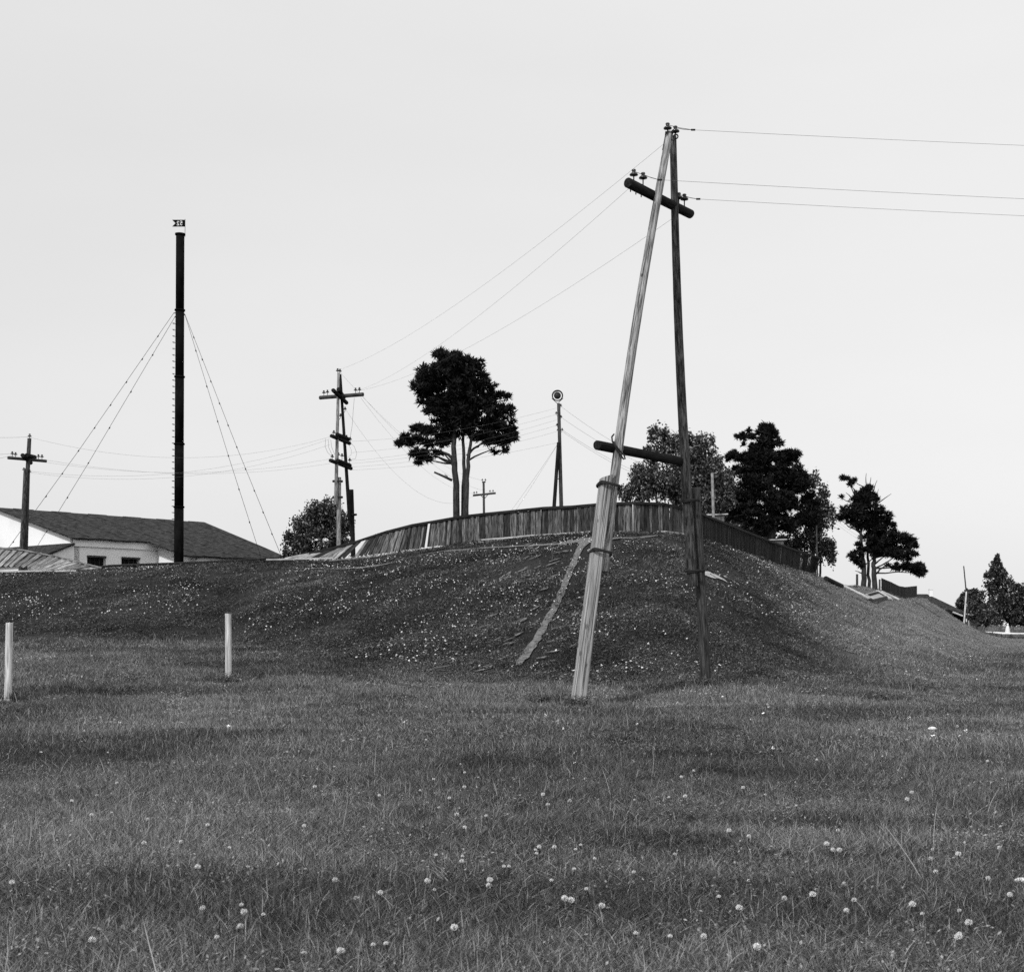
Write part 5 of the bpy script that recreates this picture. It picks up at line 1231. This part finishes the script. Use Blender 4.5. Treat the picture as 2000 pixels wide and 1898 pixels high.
# long pale stalks among the foreground grass
stalks = [blade_tuft('stalk', 3, .03, .16, .34, .004, 340 + i, M_grass, curl=.7, segs=6, lean=.5) for i in range(6)]
n = 900; X, Y = place(n, 4.5, 26, 1.2); tn = (.8 + .6 * RNG.random(n)); clump = vnoise(X, Y, 1.8, 12) > .42; X, Y, tn = X[clump], Y[clump], tn[clump]; n = len(X)
gn_scatter('grass_stalks', np.stack([X, Y, gz(X, Y)], -1), np.stack([RNG.normal(size=n) * .15, RNG.normal(size=n) * .15 + .1, RNG.random(n) * 6.28], -1), np.repeat((.6 + .6 * RNG.random((n, 1))), 3, 1), tn, stalks, RNG.integers(0, 6, n), 'long pale bent grass stalks standing above the short turf', 'grass')

# white flower heads: the near ones one by one, the rest as a scatter
def fluffy(name, r, seed, n=60):
    rg = np.random.default_rng(seed); V = []; Fc = []
    for k in range(n):
        z = 1 - 1.7 * (k + .5) / n; a = k * 2.39996; q = math.sqrt(max(0, 1 - z * z)); d = Vector((q * math.cos(a), q * math.sin(a), z * .85)); s = d.orthogonal().normalized() * r * .28; u = d.cross(s).normalized() * r * .28; c = d * r * (.75 + .3 * rg.random()); o = len(V)
        V += [c - s * .6, c + u, c + s * .6, c + d * r * .3 - u * .3]; Fc += [(o, o + 1, o + 2), (o, o + 2, o + 3), (o, o + 3, o + 1)]
    me = set_mesh(bpy.data.meshes.new(name), V, Fc); me.materials.append(M_flower); return me
HEADS = [fluffy('flower_head', 0.0085 + .0028 * i, 400 + i) for i in range(3)]
STEM = set_mesh(bpy.data.meshes.new('stem'), *tube_np([(0, 0, 0), (.004, .002, .5), (0, 0, 1)], .0016, 4)); STEM.materials.append(M_leaves_far)
rgq = random.Random(23); made = 0
pts = [(215, 1597), (290, 1620), (440, 1680), (470, 1832), (475, 1790), (665, 1885), (435, 1860), (1133, 1664), (1128, 1672), (1160, 1690), (1120, 1720), (1155, 1765), (1300, 1866), (1240, 1858), (1378, 1848), (1475, 1880), (1527, 1772), (1645, 1800), (1815, 1694), (1827, 1720), (1805, 1807), (1898, 1830), (1670, 1777), (1585, 1780), (1465, 1733), (1442, 1796), (950, 1740), (990, 1722), (985, 1716), (1040, 1676), (1046, 1688), (905, 1707), (650, 1740), (835, 1575), (895, 1600), (955, 1615), (1066, 1570), (1070, 1580), (910, 1552), (882, 1575), (860, 1585), (600, 1630), (1977, 1775), (1305, 1572), (1340, 1574), (1240, 1570), (1330, 1525), (1455, 1556), (1490, 1565), (1770, 1575), (1640, 1632), (1600, 1500)]
while len(pts) < 125:
    py = 1440 + (1890 - 1440) * rgq.random() ** 1.1; pts.append((rgq.uniform(20, 1980), py))
for (px, py) in pts:
    c = hit(px, py + 12 * (py - 1300) / 600); h = rgq.uniform(.05, .10)
    t = thing('clover_flower', 'small round white flower head standing in the short meadow grass', 'flower', c, 'white flowers in the foreground meadow'); r = rgq.uniform(-.02, .02)
    Ms = Matrix.Translation(c) @ Matrix.Rotation(rgq.uniform(-.25, .25), 4, 'Y') @ Matrix.Rotation(rgq.uniform(-.25, .25), 4, 'X')
    link('stem', STEM, None, t, Ms @ Matrix.Diagonal((1, 1, h, 1))); link('flower_head', rgq.choice(HEADS), None, t, Ms @ Matrix.Translation((0, 0, h)))

def blossom(name, r, seed):
    rg = np.random.default_rng(seed); V = []; Fc = []
    for k in range(5):
        a = k * 1.2566 + rg.random() * .3; z = .06 + .02 * rg.random(); d = Vector((math.cos(a), math.sin(a), .25)); s = Vector((-math.sin(a), math.cos(a), 0)); o = len(V)
        c = Vector((0, 0, z)); V += [c, c + d * r * .6 + s * r * .4, c + d * r, c + d * r * .6 - s * r * .4]; Fc.append((o, o + 1, o + 2, o + 3))
    me = set_mesh(bpy.data.meshes.new(name), V, Fc); me.materials.append(M_flower); return bpy.data.objects.new(name, me)
bl = [blossom('blossom', .017, 420 + i) for i in range(3)]
n = 60000; X, Y = place(n, 12, 62, .6, .40); px = 1000 + F * X / Y; t = hill_t(np.clip(px, -1499, 2599), Y)
patch = vnoise(X, Y, 2.2, 14) * .6 + vnoise(X, Y, .7, 15) * .4
prob = np.where((t > .05) & (t < 1.02), sstep(.36, .74, patch) * .85 * (1 - .8 * sstep(1450, 1620, px)), .02 * sstep(.4, .8, patch)); keep = RNG.random(n) < prob; X, Y = X[keep], Y[keep]; n = len(X)
s = .8 + .7 * RNG.random(n)
gn_scatter('wildflowers', np.stack([X, Y, gz(X, Y) + .01], -1), np.stack([RNG.normal(size=n) * .3 + .35, RNG.normal(size=n) * .3, RNG.random(n) * 6.28], -1), np.stack([s, s, s], -1), np.ones(n), bl, RNG.integers(0, 3, n), 'tiny white wildflowers dotting the dark mound slope', 'flowers')

# weeds by the road and rank grass round pole feet
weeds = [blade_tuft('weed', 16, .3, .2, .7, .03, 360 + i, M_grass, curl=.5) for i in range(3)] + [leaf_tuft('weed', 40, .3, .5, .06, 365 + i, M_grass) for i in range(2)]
n = 700; X = RNG.uniform(48, 90, n); Y = 150 + RNG.random(n) * 14; ok = X / Y > .325; X, Y = X[ok], Y[ok]; n = len(X)
gn_scatter('roadside_weeds', np.stack([X, Y, gz(X, Y)], -1), np.stack([np.zeros(n), np.zeros(n), RNG.random(n) * 6.28], -1), np.repeat(.6 + .5 * RNG.random((n, 1)), 3, 1), .3 + .3 * RNG.random(n), weeds, RNG.integers(0, 5, n), 'dark rank weeds along the near side of the far road', 'weeds')
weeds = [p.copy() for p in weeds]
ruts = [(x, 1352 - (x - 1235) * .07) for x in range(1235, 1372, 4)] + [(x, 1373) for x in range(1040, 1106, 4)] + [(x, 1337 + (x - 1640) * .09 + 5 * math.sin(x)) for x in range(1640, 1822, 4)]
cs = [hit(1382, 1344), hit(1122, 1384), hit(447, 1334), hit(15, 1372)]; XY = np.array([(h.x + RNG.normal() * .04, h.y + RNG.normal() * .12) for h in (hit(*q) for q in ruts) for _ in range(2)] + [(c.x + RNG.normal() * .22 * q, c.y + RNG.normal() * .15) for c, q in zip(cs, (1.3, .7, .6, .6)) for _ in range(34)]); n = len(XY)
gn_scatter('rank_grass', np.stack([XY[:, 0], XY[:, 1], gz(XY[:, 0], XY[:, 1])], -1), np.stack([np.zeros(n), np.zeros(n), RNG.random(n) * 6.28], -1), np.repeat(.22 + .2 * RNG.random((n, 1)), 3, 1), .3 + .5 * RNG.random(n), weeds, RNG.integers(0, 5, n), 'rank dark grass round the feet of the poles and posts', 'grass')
